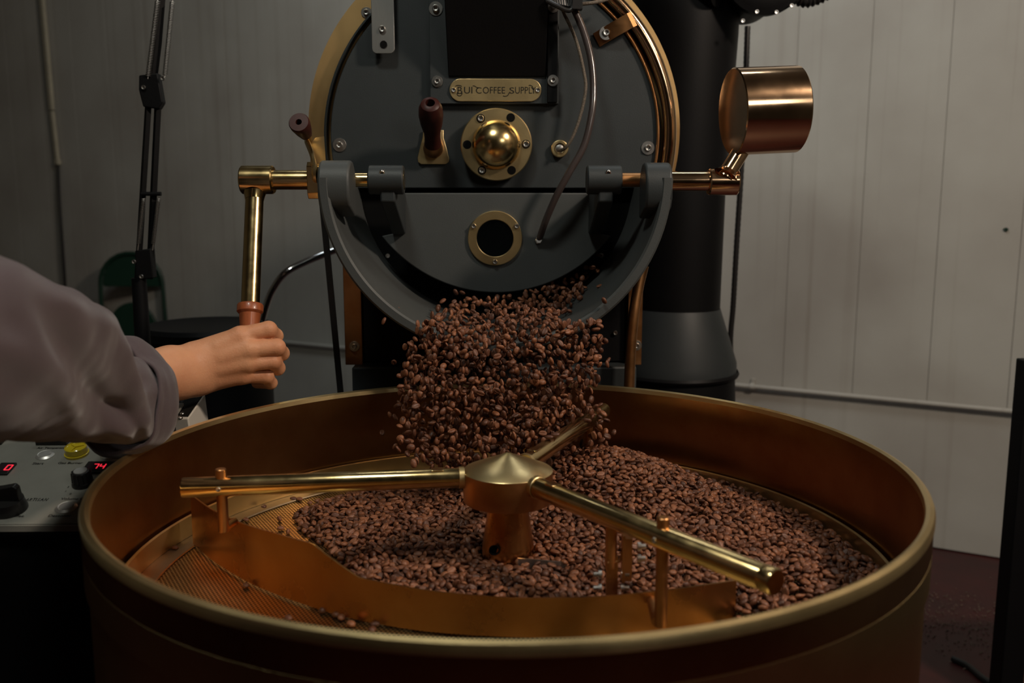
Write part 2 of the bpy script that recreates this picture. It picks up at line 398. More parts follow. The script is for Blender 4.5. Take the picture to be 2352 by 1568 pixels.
# folding chair against wall, far left
YC = 3.55
cp = lambda px, py, dy=0: at_y(px, py, YC+dy)
t = thing('folding_chair', 'dark green metal folding chair folded up against the far wall', 'chair', (cp(305, 700).x, YC, 0))
Lx, Rx, Tz = cp(234, 700).x, cp(376, 700).x, cp(300, 580).z
cx = (Lx+Rx)/2; rr = (Rx-Lx)/2
fr = [(Lx-.03, YC+.0, .0), (Lx-.01, YC, .3), (Lx, YC, Tz-rr)]+[(cx-rr*math.cos(a_), YC, Tz-rr+rr*math.sin(a_)*.98) for a_ in np.linspace(.2, PI-.2, 12)]+[(Rx, YC, Tz-rr), (Rx+.01, YC, .3), (Rx+.03, YC, 0)]
MB().tube([Vector(p) for p in fr], .0105, 12).build('frame', 'green', t)
zb = cp(300, 658).z
poly = [(Lx+.012, zb), (Rx-.012, zb), (Rx-.010, Tz-rr)]+[(cx+(rr-.01)*math.cos(a_), Tz-rr+(rr-.01)*math.sin(a_)) for a_ in np.linspace(.1, PI-.1, 14)]+[(Lx+.010, Tz-rr)]
MB().prism(poly, (0, YC+.004, 0), (1, 0, 0), (0, 0, 1), -.012).build('backrest', 'green', t, bevel=.003)
zs = cp(300, 692).z; sx_ = rr-.03; scx = cx+.012
poly = [(scx-sx_+.02, .22), (scx+sx_-.02, .22)]+[(scx+sx_*math.cos(a_), zs-.15+.15*math.sin(a_)) for a_ in np.linspace(0, PI, 16)]
MB().prism(poly, (0, YC-.03, 0), (1, 0, 0), (0, 0, 1), .02).build('seat', 'green', t, bevel=.004)
for x in (Lx+.035, Rx-.035): MB().tube([(x, YC-.045, 0), (x, YC-.045, .5)], .009, 10).build('leg', 'green', t)
MB().tube([(Lx-.01, YC, .3), (Rx+.01, YC, .3)], .007, 10).build('crossbar', 'green', t)

# black barrel with bent chrome tube
YB = 1.18
bc = at_y(478, 750, YB); rB = (at_y(621, 800, YB).x-bc.x)
zB = at_y(530, 742, YB).z
t = thing('barrel', 'big black barrel with bent chrome tube standing left of roaster', 'barrel', (bc.x, YB, 0))
MB().lathe([(0, 0), (rB-.006, 0), (rB, .006), (rB, zB*.33), (rB+.004, zB*.34), (rB, zB*.35), (rB, zB-.035), (rB+.006, zB-.03), (rB+.006, zB-.012), (rB-.002, zB-.002), (rB-.02, zB-.006), (0, zB-.004)], (bc.x, YB, 0), seg=64).build('body', 'black', t)
tp = spline([at_y(596, 760, YB), at_y(612, 700, YB), at_y(628, 662, YB), at_y(655, 627, YB), at_y(700, 602, YB+.02), at_y(760, 578, YB+.05), at_y(840, 548, YB+.1)])
MB().tube(tp, .0085, 16).build('bent_tube', 'chrome', t, label='bent chrome tube')

# spring arm on a black pole
YA = .72
t = thing('spring_arm_stand', 'black spring-balanced boom arm with two springs on black pole', 'boom arm', (at_y(322, 760, YA).x, YA, 0))
A = lambda x, y, dy=0: at_y(x, y, YA+dy)
MB().tube([A(374, -60), A(361, 100), A(350, 190)], .0085, 4).build('upper_arm', 'black', t)
for x0, x1, y0, y1, dy in ((362, 340, 2, 176, -.012), (396, 379, 4, 172, -.012)):
    p, q = A(x0, y0, dy), A(x1, y1, dy); pts = []
    nT = 46; d = (q-p); u_, v_, _ = basis(d)
    for i in range(nT*8+1):
        f = i/(nT*8); a_ = 2*PI*nT*f; pts.append(p+d*f+u_*(.0042*math.cos(a_))+v_*(.0042*math.sin(a_)))
    MB().tube(pts, .0009, 5).tube([p-d*.02, p], .0012, 6).tube([q, q+d*.03], .0012, 6).build('spring', 'steel_b', t)
jb = A(349, 208)
MB().prism([(-.018, .026), (.016, .03), (.022, -.022), (.014, -.034), (-.014, -.03), (-.02, 0)], jb+Vector((0, -.012, 0)), (1, 0, 0), (0, 0, 1), -.02).build('joint', 'black', t, bevel=.002)
bolt('small', A(330, 201, -.014), t, name='joint_screw'); bolt('small', A(374, 180, -.014), t, name='joint_screw')
MB().tube([A(341, 235), A(316, 640)], .0062, 4).build('lower_bar', 'black', t)
MB().tube([A(363, 235), A(343, 640)], .0066, 4).build('lower_bar', 'black', t)
MB().tube([A(325, 445, -.01), A(370, 445, -.01)], .004, 10).build('spring_pin', 'black', t)
for x0, x1 in ((365, 352), (330, 318)):
    p, q = A(x0, 455, -.012), A(x1, 560, -.012); d = q-p; u_, v_, _ = basis(d); nT = 30
    pts = [p+d*(i/(nT*8))+u_*(.0036*math.cos(2*PI*i/8))+v_*(.0036*math.sin(2*PI*i/8)) for i in range(nT*8+1)]
    MB().tube(pts, .0009, 5).tube([q, q+d*.14], .0011, 6).build('spring', 'steel_b', t)
MB().prism([(-.014, .03), (.016, .034), (.017, -.022), (-.016, -.026)], A(329, 612, -.012), (1, 0, 0), (0, 0, 1), -.022).build('base_joint', 'black', t, bevel=.002)
bolt('small', A(308, 601, -.014), t, name='joint_screw'); bolt('small', A(325, 635, -.018), t, name='joint_screw')
pa = A(319, 638); MB().cyl((pa.x, YA, 0.02), pa, .022, .0135, 32).build('pole', 'black', t)
MB().lathe([(0, 0), (.16, 0), (.16, .012), (.15, .018), (.02, .024), (0, .024)], (pa.x, YA, 0), seg=48).build('foot', 'black', t)

# cyclone / exhaust duct behind right, with hanging cable
YD = 1.12
dc = at_y(1560, 449, YD).x
zz = lambda y: at_y(1600, y, YD).z
rD = lambda px, y: at_y(px, y, YD-.02).x-dc
t = thing('exhaust_duct', 'large black vertical exhaust duct with flared base behind roaster', 'duct', (dc, YD, 0))
MB().lathe([(rD(1700, 60), zz(-150)), (rD(1698, 80), zz(80)), (rD(1668, 450), zz(450)), (rD(1656, 704), zz(706))], (dc, YD, 0), seg=72).build('upper_pipe', 'black', t)
MB().lathe([(rD(1657, 704), zz(706)), (rD(1693, 822), zz(826)), (rD(1693, 850), zz(852))], (dc, YD, 0), seg=72).build('skirt', 'iron', t)
MB().lathe([(rD(1693, 850)-.004, zz(852)), (rD(1690, 930), zz(930)), (rD(1690, 930), 0), (0, 0)], (dc, YD, 0), seg=72).build('drum_base', 'black', t)
MB().lathe([(rD(1693, 850)+.003, zz(846)), (rD(1693, 850)+.006, zz(852)), (rD(1693, 850)+.003, zz(858))], (dc, YD, 0), seg=72).build('seam_ring', 'black', t)
mc = at_y(1755, -62, .98)
t = thing('blower_motor', 'black blower motor with bolted round flange at top right', 'motor', (mc.x, .98, mc.z))
rm = .083
MB().lathe([(0, 0), (rm*.5, 0), (rm*.55, .006), (rm*.9, .008), (rm, .014), (rm, .05), (rm*.9, .06), (rm*.9, .2), (0, .2)], (mc.x, .95, mc.z), (0, 1, 0), 56).build('housing', 'black', t)
MB().lathe([(rm*.93, .0), (rm*1.06, .004), (rm*1.06, .022), (rm*.93, .026)], (mc.x, .958, mc.z), (0, 1, 0), 56, closed=True).build('flange', 'black', t)
MB().tube([at_y(1660, -40, .99), at_y(1560, -60, 1.05)], .05, 30).build('outlet', 'black', t)
for px, py in ((1738, 27), (1706, 48), (1818, 13), (1783, 28)): bolt('small', at_y(px, py, .953), t)
hp = spline([at_y(1820, -8, .99), at_y(1850, 2, .99), at_y(1885, -8, .99), at_y(1925, -34, .99), at_y(1960, -70, 1.0)], 12)
MB().tube(hp, [.013+.0022*math.sin(i*1.9) for i in range(len(hp))], 18).build('corrugated_hose', 'rubber', t)
cb = [at_y(1717, 60, 1.3), at_y(1712, 200, 1.3), at_y(1702, 400, 1.3), at_y(1692, 560, 1.3), at_y(1684, 700, 1.3), at_y(1678, 775, 1.3), at_y(1676, 900, 1.3), Vector((at_y(1676, 900, 1.3).x, 1.3, .006))]
cb = spline(cb, 24)
tag(MB().tube(cb, [.0068+.0008*(i % 2) for i in range(len(cb))], 12).build('ribbed_cable', 'rubber'), 'black ribbed cable hanging straight down beside exhaust duct', 'cable')

# ================================================================== COFFEE ROASTER
X0 = -.0155; FY = .60
ros = thing('coffee_roaster', 'black and brass drum coffee roaster with domed front bearing', 'roaster', (X0, .95, 0))
zc = at_y(1134, 305, .625).z        # drum axis height of the brass flange
Cface = at_y(1134, 318, FY); zf = Cface.z
yv = (0, -1, 0)
def Fp(px, py, d=0.0): return at_y(px, py, FY-d)
_u, _v, _ = basis((0, -1, 0))
def _ang(x, z):
    d = Vector((x, 0, z)); return math.atan2(d.dot(_v), d.dot(_u))
_up = _ang(0, 1); ARC_A = (_up-math.radians(128), _up+math.radians(128)); ARC_B = (_up+PI/2, _up+1.5*PI)
# drum shell
MB().lathe([(.318, 0), (.318, .31), (0, .31)], (X0, .63, zc), (0, 1, 0), 96).build('drum_shell', 'black', ros)
AR0, AR1 = ARC_A
# brass flange annulus behind face plate
ro_ = (Fp(1560, 330).x-Fp(708, 330).x)/2*1.015
MB().lathe([(ro_, 0), (ro_, .006), (.283, .006), (.283, 0)], (X0-.003, .632, zc), (0, -1, 0), 128, closed=True, a0=AR0, a1=AR1).build('brass_flange', 'brass_f', ros)
flange = bpy.data.objects['brass_flange']
bolt('mid', at_y(842, 29, .626), flange); bolt('mid', at_y(728, 333, .626), flange)
# black rim drum around face plate
MB().lathe([(.300, 0), (.300, .028), (.2965, .030), (.2965, .0)], (X0, .632, zf), (0, -1, 0), 128, closed=True, a0=AR0, a1=AR1).build('face_rim', 'iron', ros)
# face plate : disc cut by a chord at py=432
zcut = Fp(1140, 432).z; rF = (Fp(1514, 318).x-Fp(755, 318).x)/2
al = math.asin((zf-zcut)/rF)
poly = arc(rF, -al, PI+al, 120)
fp_ = MB().prism(poly, (X0, FY, zf), (1, 0, 0), (0, 0, 1), -.02).build('face_plate', 'iron', ros, bevel=.0015)
for px, py, k in ((780, 333, 'big'), (1001, 20, 'big'), (1488, 340, 'big')): bolt(k, Fp(px, py, .0 if px != 1001 else .012), fp_)
# black discs that paint in the shade of the discharge opening behind the face
MB().lathe([(0, 0), (.2440, 0), (.2440, -.004), (0, -.004)], (X0, .622, at_y(1138, 408, .33).z), (0, -1, 0), 96, a0=ARC_B[0], a1=ARC_B[1]).build('opening_shade_disc', 'blackm', ros)
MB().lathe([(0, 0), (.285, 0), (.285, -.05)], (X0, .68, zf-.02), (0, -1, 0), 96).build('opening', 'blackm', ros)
# hopper mounting plate
pA, pB = Fp(988, 238, .012), Fp(1285, -60, .012)
hp_ = MB().box(((pA.x+pB.x)/2, FY-.006, (pA.z+pB.z)/2), (pB.x-pA.x, .012, pB.z-pA.z)).build('hopper_plate', 'iron', ros, bevel=.001)
for px, py in ((1004, 187), (1270, 185)): bolt('mid' if px > 1100 else 'mid', Fp(px, py, .013 if px < 1100 else .022), hp_)
bolt('mid', Fp(1271, 16, .022), hp_)
pA, pB = Fp(1257, 235, .021), Fp(1282, -60, .021)
MB().box(((pA.x+pB.x)/2, FY-.0165, (pA.z+pB.z)/2), (pB.x-pA.x, .009, pB.z-pA.z)).build('side_bar', 'black', hp_, bevel=.001)
# hopper neck : wedge that comes forward as it rises
a = Fp(1030, 176, .012); b = Fp(1252, 176, .012); zt = Fp(1100, -140).z
yb, yt = FY-.012, FY-.125
v = [(a.x, yb+.004, a.z), (b.x, yb+.004, a.z), (b.x+.004, yb+.004, zt), (a.x-.004, yb+.004, zt), (a.x, yb-.004, a.z), (b.x, yb-.004, a.z), (b.x+.004, yt, zt), (a.x-.004, yt, zt)]
MB().add(v, [(0, 3, 2, 1), (4, 5, 6, 7), (0, 1, 5, 4), (1, 2, 6, 5), (2, 3, 7, 6), (3, 0, 4, 7)]).build('hopper_neck', 'black', ros, bevel=.0015)
hx = (a.x+b.x)/2
MB().lathe([(.085, 0), (.21, .24), (.215, .25), (.205, .25), (.08, .005)], (hx, FY-.02, zt-.005), seg=64, closed=True).build('hopper_cone', 'black', ros)
# name plate
c = Fp(1138, 207, .0135); wN = Fp(1243, 207, .013).x-Fp(1033, 207, .013).x; hN = Fp(1138, 182, .013).z-Fp(1138, 233.5, .013).z
npl = MB().prism(rrect(wN, hN, hN/2-.0001, 12), c+Vector((0, -.0016, 0)), (1, 0, 0), (0, 0, 1), -.0022).build('name_plate', 'brass_b', ros, bevel=.0004)
k = wN/210.0   # metres per pixel on plate
def NP(px, py): return Vector((c.x+(px-1138)*k, c.y-.0017, c.z-(py-207)*k))
for body, x0, x1, y0, y1 in (('B', 1051, 1062, 200, 216), ('UI', 1066, 1085, 200, 215), ('C', 1093, 1106, 201, 215), ('OFFEE', 1109, 1160, 200, 215), ('S', 1170, 1181, 201, 215), ('UPPL', 1183, 1222, 200, 215), ('Y', 1219, 1231, 200, 215)):
    me = text_mesh(body, (x1-x0)*k, (y1-y0)*k, bold=.004)
    for vv in me.vertices: vv.co = NP((x0+x1)/2, (y0+y1)/2)+Vector((vv.co.x, 0, vv.co.y))
    link('lettering', me, npl)
for path in ([(1046, 199), (1050, 197), (1056, 197), (1061, 199)], [(1051, 212), (1050, 217), (1054, 220), (1059, 219), (1062, 214)], [(1086, 198), (1090, 198), (1095, 201), (1101, 202)], [(1155, 220), (1160, 221), (1166, 219), (1169, 214), (1172, 211)], [(1214, 197), (1218, 196), (1223, 199), (1226, 206)]):
    MB().tube(spline([NP(*p) for p in path], 5), .0007, 6, flat=1).build('lettering', 'ink', npl)
bolt('small', NP(1042, 207), npl, name='screw'); bolt('small', NP(1235, 207), npl, name='screw')
# dome and bearing flange
c = Fp(1140, 332, .0)
c = Fp(1140, 332, .028); rDm = (Fp(1222, 332, .028).x-Fp(1058, 332, .028).x)/2
bf = MB().lathe([(0, 0), (rDm*.93, 0), (rDm*.93, .018), (rDm, .018), (rDm, .0265), (rDm-.0015, .028), (0, .028)], (c.x, FY, c.z), yv, 96).build('bearing_flange', 'brass_b', ros)
rs = .0418
MB().lathe([(rs*math.cos(t_), .0265+rs*.9*math.sin(t_)) for t_ in np.linspace(0, PI/2, 20)], (c.x, FY, c.z), yv, 72).build('dome', 'brass', bf)
for px, py, hd in ((1104, 272, 1), (1173, 270, 0), (1208, 331, 1), (1175, 391, 0), (1107, 391, 1), (1073, 332, 0)):
    p = at_y(px, py, FY-.0282)
    MB().lathe([(.0074, 0), (.0072, .0004), (0, .0004)], p, yv, 24).build('bolt_hole', 'blackm', bf)  # flat black disc, the hole's inner shade put into its colour
    if hd: bolt('flange', p, bf)
# steel strip bracket
sb = at_y(880, 40, .585); w1 = at_y(906, 60, .585).x-at_y(854, 60, .585).x; zb = at_y(880, 124, .585).z
pl = [(-w1/2, .35), (-w1/2, .008)]+[(-w1/2+.008+.008*math.cos(a_), .008+.008*math.sin(a_)) for a_ in np.linspace(PI, 1.5*PI, 6)]+[(w1/2-.008+.008*math.cos(a_), .008+.008*math.sin(a_)) for a_ in np.linspace(-PI/2, 0, 6)]+[(w1/2, .35)]
st = MB().prism(pl, (sb.x, .5785, zb), (1, 0, 0), (0, 0, 1), -.004).build('steel_strip', 'steel_b', ros, bevel=.0006)
bolt('flange', at_y(878, 67, .578), st)
MB().lathe([(.0062, 0), (.0062, .0006), (0, .0006)], at_y(881, 102, .5778), yv, 24).build('hole', 'blackm', st)  # flat black disc paints the shade inside the strip's hole
MB().box((sb.x, .605, at_y(880, 40, .6).z+.1), (w1*.7, .04, .16)).build('strip_mount', 'iron', st)
# copper conduit round the right side of face and down
cen = at_y(1134, 312, .592)
def onarc(r, deg, y): return Vector((cen.x+r*math.cos(math.radians(deg)), y, cen.z+r*math.sin(math.radians(deg))))
rC = at_y(1533, 340, .592).x-cen.x
pts = [onarc(rC+.004, d, .592) for d in np.linspace(75, -12, 40)]
MB().tube(pts, .0112, 24).build('copper_conduit', 'copper', ros)
MB().tube([onarc(rC-.016, d, .596) for d in np.linspace(75, -12, 40)], .0028, 8).build('seal_wire', 'copper_old', ros)
MB().tube(spline([at_y(1478, 610, .585), at_y(1466, 660, .58), at_y(1456, 720, .575), at_y(1449, 800, .575), at_y(1445, 890, .575), at_y(1443, 960, .575)]), .0095, 20).build('copper_drain', 'copper_old', ros)
# clamp strip
p0, p1 = at_y(1384, 84, .592), at_y(1447, 47, .576)
d = (p1-p0); dn = d.normalized(); side = dn.cross(Vector((0, -1, 0))).normalized(); nn = side.cross(dn)
hw = .0125
q = [p0-dn*.012, p0+d*.45+Vector((0, -.006, 0)), p0+d*.72+Vector((0, -.003, 0)), p1+Vector((0, -.002, 0)), p1+dn*.008+Vector((0, .005, 0)), p1+dn*.012+Vector((0, .018, 0))]
q[0] = p0-dn*.012; vs_ = []; fs_ = []
for i_, pnt in enumerate(q): vs_ += [pnt-side*hw, pnt+side*hw, pnt+side*hw+Vector((0, .0018, 0)), pnt-side*hw+Vector((0, .0018, 0))]
for i_ in range(len(q)-1):
    for k_ in range(4): fs_.append((i_*4+k_, i_*4+(k_+1) % 4, i_*4+4+(k_+1) % 4, i_*4+4+k_))
fs_ += [(0, 1, 2, 3), tuple(len(vs_)-4+i_ for i_ in range(4))]
cl = MB().add(vs_, fs_).build('conduit_clamp', 'copper_old', ros)
bolt('big', at_y(1392, 76, .588), cl)
# probe with braided cable
pc = Fp(1285, 342)
pb = MB().lathe([(0, 0), (.0148, 0), (.0148, .009), (.0135, .010), (.0098, .010), (.0094, .004), (0, .004)], pc, yv, 40).build('probe_collar', 'brass_b', ros)
MB().lathe([(0, .003), (.0088, .003), (.0085, .007), (.004, .009), (0, .009)], pc, yv, 24).build('probe_seal', 'steel_b', pb)
G = lambda px, py, y: at_y(px, py, y)
MB().tube(spline([G(1283, 345, .592), G(1291, 344, .580), G(1303, 335, .572), G(1318, 308, .568), G(1334, 262, .565), G(1345, 205, .563), G(1341, 165, .562), G(1327, 105, .56), G(1312, 65, .56), G(1296, 32, .56), G(1285, 0, .56)]), .0029, 10).build('probe_cable', 'braid', ros)
MB().tube(spline([G(1309, 12, .55), G(1375, 4, .55), G(1420, -12, .56)]), .003, 10).build('probe_cable', 'braid', ros)
# dark hose to the gate
GY = .55
hs = MB().tube(spline([G(1318, 20, .545), G(1340, 72, .54), G(1357, 135, .53), G(1363, 200, .52), G(1359, 262, .508), G(1341, 335, .502), G(1308, 395, .500), G(1278, 450, .505), G(1254, 505, .520), G(1240, 545, .542)]), .0058, 16).build('gate_hose', 'hose', ros)
# ribbed gland at top
gb = MB()
g0, g1 = G(1245, -18, .53), G(1335, 22, .53)
for i_ in range(13):
    f_ = i_/12; p = G(1250+74*f_, -14, .535); q = G(1258+66*f_, 4+22*f_*(1-.35*f_), .53)
    gb.tube([p, q], .0038, 8)
gb.tube(spline([G(1256, 2, .528), G(1280, 14, .526), G(1305, 24, .526), G(1316, 14, .526), G(1322, -30, .526)]), .004, 10)
gb.box(G(1326, -14, .53), (.016, .02, .05)); gb.build('cable_gland', 'rubber', ros)

# ---- chute : half ring trough in front of the face
ZC = at_y(1138, 408, .33).z; RO, RI = .262, .2455
CY0, CY1 = .33, .625
n = 96; vs_ = []; fs_ = []
prof = [(RO, CY1), (RO, CY0+.003), (RO-.003, CY0), (RI+.003, CY0), (RI, CY0+.003), (RI-.003, CY1)]
for i_ in range(n+1):
    t_ = PI+PI*i_/n
    for r_, y_ in prof: vs_.append((X0+r_*math.cos(t_), y_, ZC+r_*math.sin(t_)))
K = len(prof)
for i_ in range(n):
    for k_ in range(K): fs_.append((i_*K+k_, i_*K+(k_+1) % K, (i_+1)*K+(k_+1) % K, (i_+1)*K+k_))
fs_ += [tuple(range(K)), tuple(n*K+k_ for k_ in reversed(range(K)))]
ch = MB().add(vs_, fs_).build('discharge_chute', 'iron_lit', ros)
SY = .405   # shaft depth
for sgn in (-1, 1):
    xo = X0+sgn*RO; xi = X0+sgn*(RO-.047 if sgn < 0 else RO-.040)
    ztop = at_y(770, 368, .36).z if sgn < 0 else at_y(1510, 373, .36).z
    rb = .034
    pl = arc(rb, 0, PI, 20)+[(-rb, -.02), (-rb*.7, -.035), (rb*.6, -.05), (rb, -.05)]
    m_ = MB().prism(pl, (min(xo, xi), CY0+rb+.001, ztop-rb), (0, 1, 0), (0, 0, 1), abs(xo-xi))
    m_.build('chute_ear', 'iron_lit' if sgn < 0 else 'iron', ch, bevel=.004)  # left ear lighter, right ear darker: lit and shaded side put into colour
    m2 = MB().prism([(-.06, .01), (.2, .012), (.2, -.012), (-.06, -.02)], (min(xo, X0+sgn*(RI-.002)), SY, ZC), (0, 1, 0), (0, 0, 1), RO-RI+.002)
    m2.build('chute_side', 'iron', ch)
bolt('small', at_y(891, 587, .596), ch); bolt('small', at_y(1381, 586, .596), ch)
# ---- gate
gc = at_y(1140, 337, GY); rg = (at_y(1140, 337, GY)-at_y(1140, 672, GY)).length
zt_ = at_y(1140, 443, GY).z; zl_ = at_y(877, 542, GY).z
xl = at_y(905, 500, GY).x; xr = at_y(1376, 500, GY).x
a0 = PI+math.asin((gc.z-zl_)/rg); a1 = 2*PI-math.asin((gc.z-zl_)/rg)
poly = [(xl-gc.x, zt_-gc.z), (xl-gc.x-.002, zl_-gc.z+.004)]+arc(rg, a0, a1, 80)+[(xr-gc.x, zl_-gc.z+.004), (xr-gc.x, zt_-gc.z)]
gate = MB().prism(poly, (gc.x, GY, gc.z), (1, 0, 0), (0, 0, 1), -.02).build('discharge_gate', 'iron_lit', ros, bevel=.002)
hz = at_y(885, 413, SY).z
for (x0, x1, ex0, ex1) in ((843, 925, 876, 910), (1350, 1430, 1372, 1406)):
    xa, xb = at_y(x0, 412, SY-.02).x, at_y(x1, 412, SY-.02).x
    MB().lathe([(.0, 0), (.0205, 0), (.0222, .002), (.0222, xb-xa-.002), (.0205, xb-xa), (0, xb-xa)], (xa, SY, hz), (1, 0, 0), 40).build('gate_boss', 'iron', gate)
    ea, eb = at_y(ex0, 470, SY).x, at_y(ex1, 470, SY).x
    zg_ = zl_-hz+.004; pl = [(-.013, .0), (.016, 0), (GY-SY+.004, -.02), (GY-SY+.004, zg_), (GY-SY-.014, zg_), (-.013, -.034)]
    MB().prism(pl, (ea, SY, hz), (0, 1, 0), (0, 0, 1), eb-ea).build('gate_ear', 'iron', gate, bevel=.003)
    bolt('small', (at_y(878 if x0 < 1000 else 1397, 402, SY-.0185).x, SY-.0185, hz+.0115), gate, rot=(math.radians(32), 0, 0), name='set_screw')
MB().cyl((at_y(924, 412, SY-.02).x-.001, SY, hz), (at_y(924, 412, SY-.02).x+.0012, SY, hz), .015).build('shaft_end', 'brass', gate)
sg = at_y(1137, 547, GY-.005)
rg1 = .0466; rg2 = .0315
MB().lathe([(rg1, 0), (rg1, .004), (rg1-.001, .005), (rg2+.001, .005), (rg2, .004), (rg2, 0)], (sg.x, GY, sg.z), yv, 72, closed=True).build('sight_ring', 'brass_b', gate)
MB().lathe([(rg2, .0005), (0, .0005)], (sg.x, GY, sg.z), yv, 48).build('sight_dark_disc', 'black', gate)  # black disc painting the unlit interior behind the glass
MB().lathe([(0, .001), (rg2, .001), (rg2, .0022), (0, .0022)], (sg.x, GY, sg.z), yv, 48).build('sight_glass', 'glass', gate, label='round dark glass pane')
for px, py in ((1088, 519), (1187, 519), (1137, 601)): bolt('small', at_y(px, py, GY-.006), gate, name='screw')
MB().lathe([(0, 0), (.0068, 0), (.0068, .006), (.005, .0075), (0, .0075)], at_y(1237, 553, GY), (.05, -1, .2), 6).build('hose_nut', 'steel', gate)
# ---- shaft, lever, counterweight
sh = MB().cyl((at_y(612, 410, SY).x, SY, hz), (X0-RO-.004, SY, hz), .0150, bev=.001).cyl((X0-RO-.01, SY, hz), (at_y(925, 412, SY-.02).x-.002, SY, hz), .0108)\
    .build('lever_shaft', 'brass', ros)
MB().cyl((at_y(1352, 412, SY-.02).x, SY, hz), (X0+RO, SY, hz), .0108).build('shaft_stub', 'copper_old', ros)
sr = MB().cyl((X0+RO-.002, SY, hz-.002), (at_y(1645, 415, SY).x, SY, hz-.002), .0152).build('weight_shaft', 'copper', ros)
xa, xb = at_y(546, 410, SY-.02).x, at_y(622, 410, SY-.02).x
MB().lathe([(0, 0), (.0200, 0), (.0218, .002), (.0218, xb-xa-.002), (.0200, xb-xa), (0, xb-xa)], (xa, SY, hz), (1, 0, 0), 48).build('lever_hub', 'brass', sh)
lt = at_y(586, 425, SY); lb = at_y(575, 700, .335)
MB().cyl(lt, lb, .0138, .0138, 40).lathe([(.0175, 0), (.0155, .006), (.0142, .012)], lt+(lb-lt).normalized()*.012, lb-lt, 40).build('lever_rod', 'brass', sh)
gd = (lb-lt).normalized()
MB().lathe([(0, 0), (.0180, 0), (.0193, .002), (.0193, .0115), (.0175, .0135), (.0158, .015), (.0136, .040), (.0125, .055), (.0135, .075), (.0135, .095), (.012, .106), (0, .110)], lb-gd*.001, gd, 48).build('lever_grip', 'wood_o', sh, label='turned orange-brown wooden grip')
xa, xb = at_y(1633, 418, SY-.02).x, at_y(1702, 418, SY-.02).x
MB().lathe([(0, 0), (.0190, 0), (.0205, .002), (.0205, xb-xa-.002), (.0190, xb-xa), (0, xb-xa)], (xa, SY, hz-.003), (1, 0, 0), 48).build('weight_hub', 'copper', sr)
wc0 = at_y(1682, 257, .402); wc1 = at_y(1828, 251, .412)
wr = .0655; ax = (wc1-wc0)
s0 = at_y(1664, 408, SY-.012); s1 = wc0+ax*.16-Vector((0, 0, wr*.9))
MB().cyl(s0, s1, .0132, .0132, 32).lathe([(.020, 0), (.017, .003), (.0135, .009)], s0+(s1-s0).normalized()*.004, s1-s0, 32).build('weight_stem', 'copper', sr)
MB().lathe([(0, 0), (wr-.002, 0), (wr, .0015), (wr, ax.length-.002), (wr-.002, ax.length), (0, ax.length)], wc0, ax, 96).build('counterweight', 'copper', sr)
# bracket block and small latch lever
ba, bb = at_y(704, 408, SY-.02).x, X0-RO+.002
blk = MB().prism([(-.019, -.020), (-.012, -.029), (.012, -.029), (.019, -.02), (.019, .02), (.012, .027), (-.012, .027), (-.019, .02)], (ba, SY, hz), (0, 1, 0), (0, 0, 1), bb-ba).build('latch_block', 'brass', ros, bevel=.001)
LY = .37
MB().tube(spline([at_y(704, 322, LY+.02), at_y(716, 352, LY-.012), at_y(722, 382, LY-.018), at_y(722, 400, LY-.018), at_y(724, 412, LY-.012)]), [.0035]*17+[.0045]*16, 8, flat=2.0).build('latch_blade', 'brass_b', blk)
MB().prism([(-.006, .022), (.002, .03), (.014, .032), (.016, -.014), (.004, -.02), (-.008, -.012)], at_y(724, 362, LY+.02), (1, 0, 0), (0, 0, 1), -.004).build('latch_bracket', 'brass_b', blk)
k0, k1 = at_y(708, 318, LY+.01), at_y(686, 280, LY-.04)
kd = (k1-k0)
MB().cyl(k0-kd*.1, k0+kd*.35, .005, .010, 24).build('knob_ferrule', 'brass', blk)
MB().lathe([(0, 0), (.0095, 0), (.0125, kd.length*.25), (.0150, kd.length*.55), (.0152, kd.length*.68), (.0140, kd.length*.72), (.0046, kd.length*.722), (.0044, kd.length*.5), (0, kd.length*.5)], k0+kd*.28, kd, 40).build('latch_knob', 'wood_d', blk, label='dark red wooden knob with bored end')
# ---- lower body
ba, bb = at_y(806, 860, .60).x, at_y(1464, 860, .60).x
ca, cb_ = at_y(792, 700, .64).x, at_y(1474, 700, .64).x
zm = at_y(1140, 840, .61).z
MB().box(((ca+cb_)/2, .80, (zm+1.24)/2), (cb_-ca-.004, .30, 1.24-zm)).build('body_upper', 'black', ros, bevel=.003)
MB().box(((ba+bb)/2, .785, zm/2+.01), (bb-ba, .35, zm-.024)).build('body_lower', 'iron', ros, bevel=.004)
for s_ in (-1, 1):
    for yy in (.66, .91): MB().box(((ba+bb)/2+s_*.2, yy, .012), (.06, .06, .024)).build('foot', 'black', ros)
for x0, x1, pb_ in ((791, 831, (814, 795)), (1442, 1475, (1462, 793))):
    l, r = at_y(x0, 760, .636).x, at_y(x1, 760, .636).x; z0 = at_y(x0, 838, .636).z
    cs = MB().box(((l+r)/2, .641, (z0+1.12)/2), (r-l, .008, 1.12-z0)).build('copper_strip', 'copper_old', ros, bevel=.001)
    bolt('mid', at_y(*pb_, .636), cs)
bolt('small', at_y(1413, 764, .648), ros)
# black strap beside roaster
p, q = at_y(738, 440, .62), at_y(785, 930, .62); sd = Vector((1, 0, 0))
R_ = (q-p).normalized(); X_ = sd; Y_ = R_.cross(X_).normalized()
tag(MB().box((p+q)/2, (.0105, .006, (q-p).length), Matrix((X_, Y_, R_)).transposed()).build('black_strap', 'rubber'), 'flat black strap running down left side of roaster to floor', 'strap')

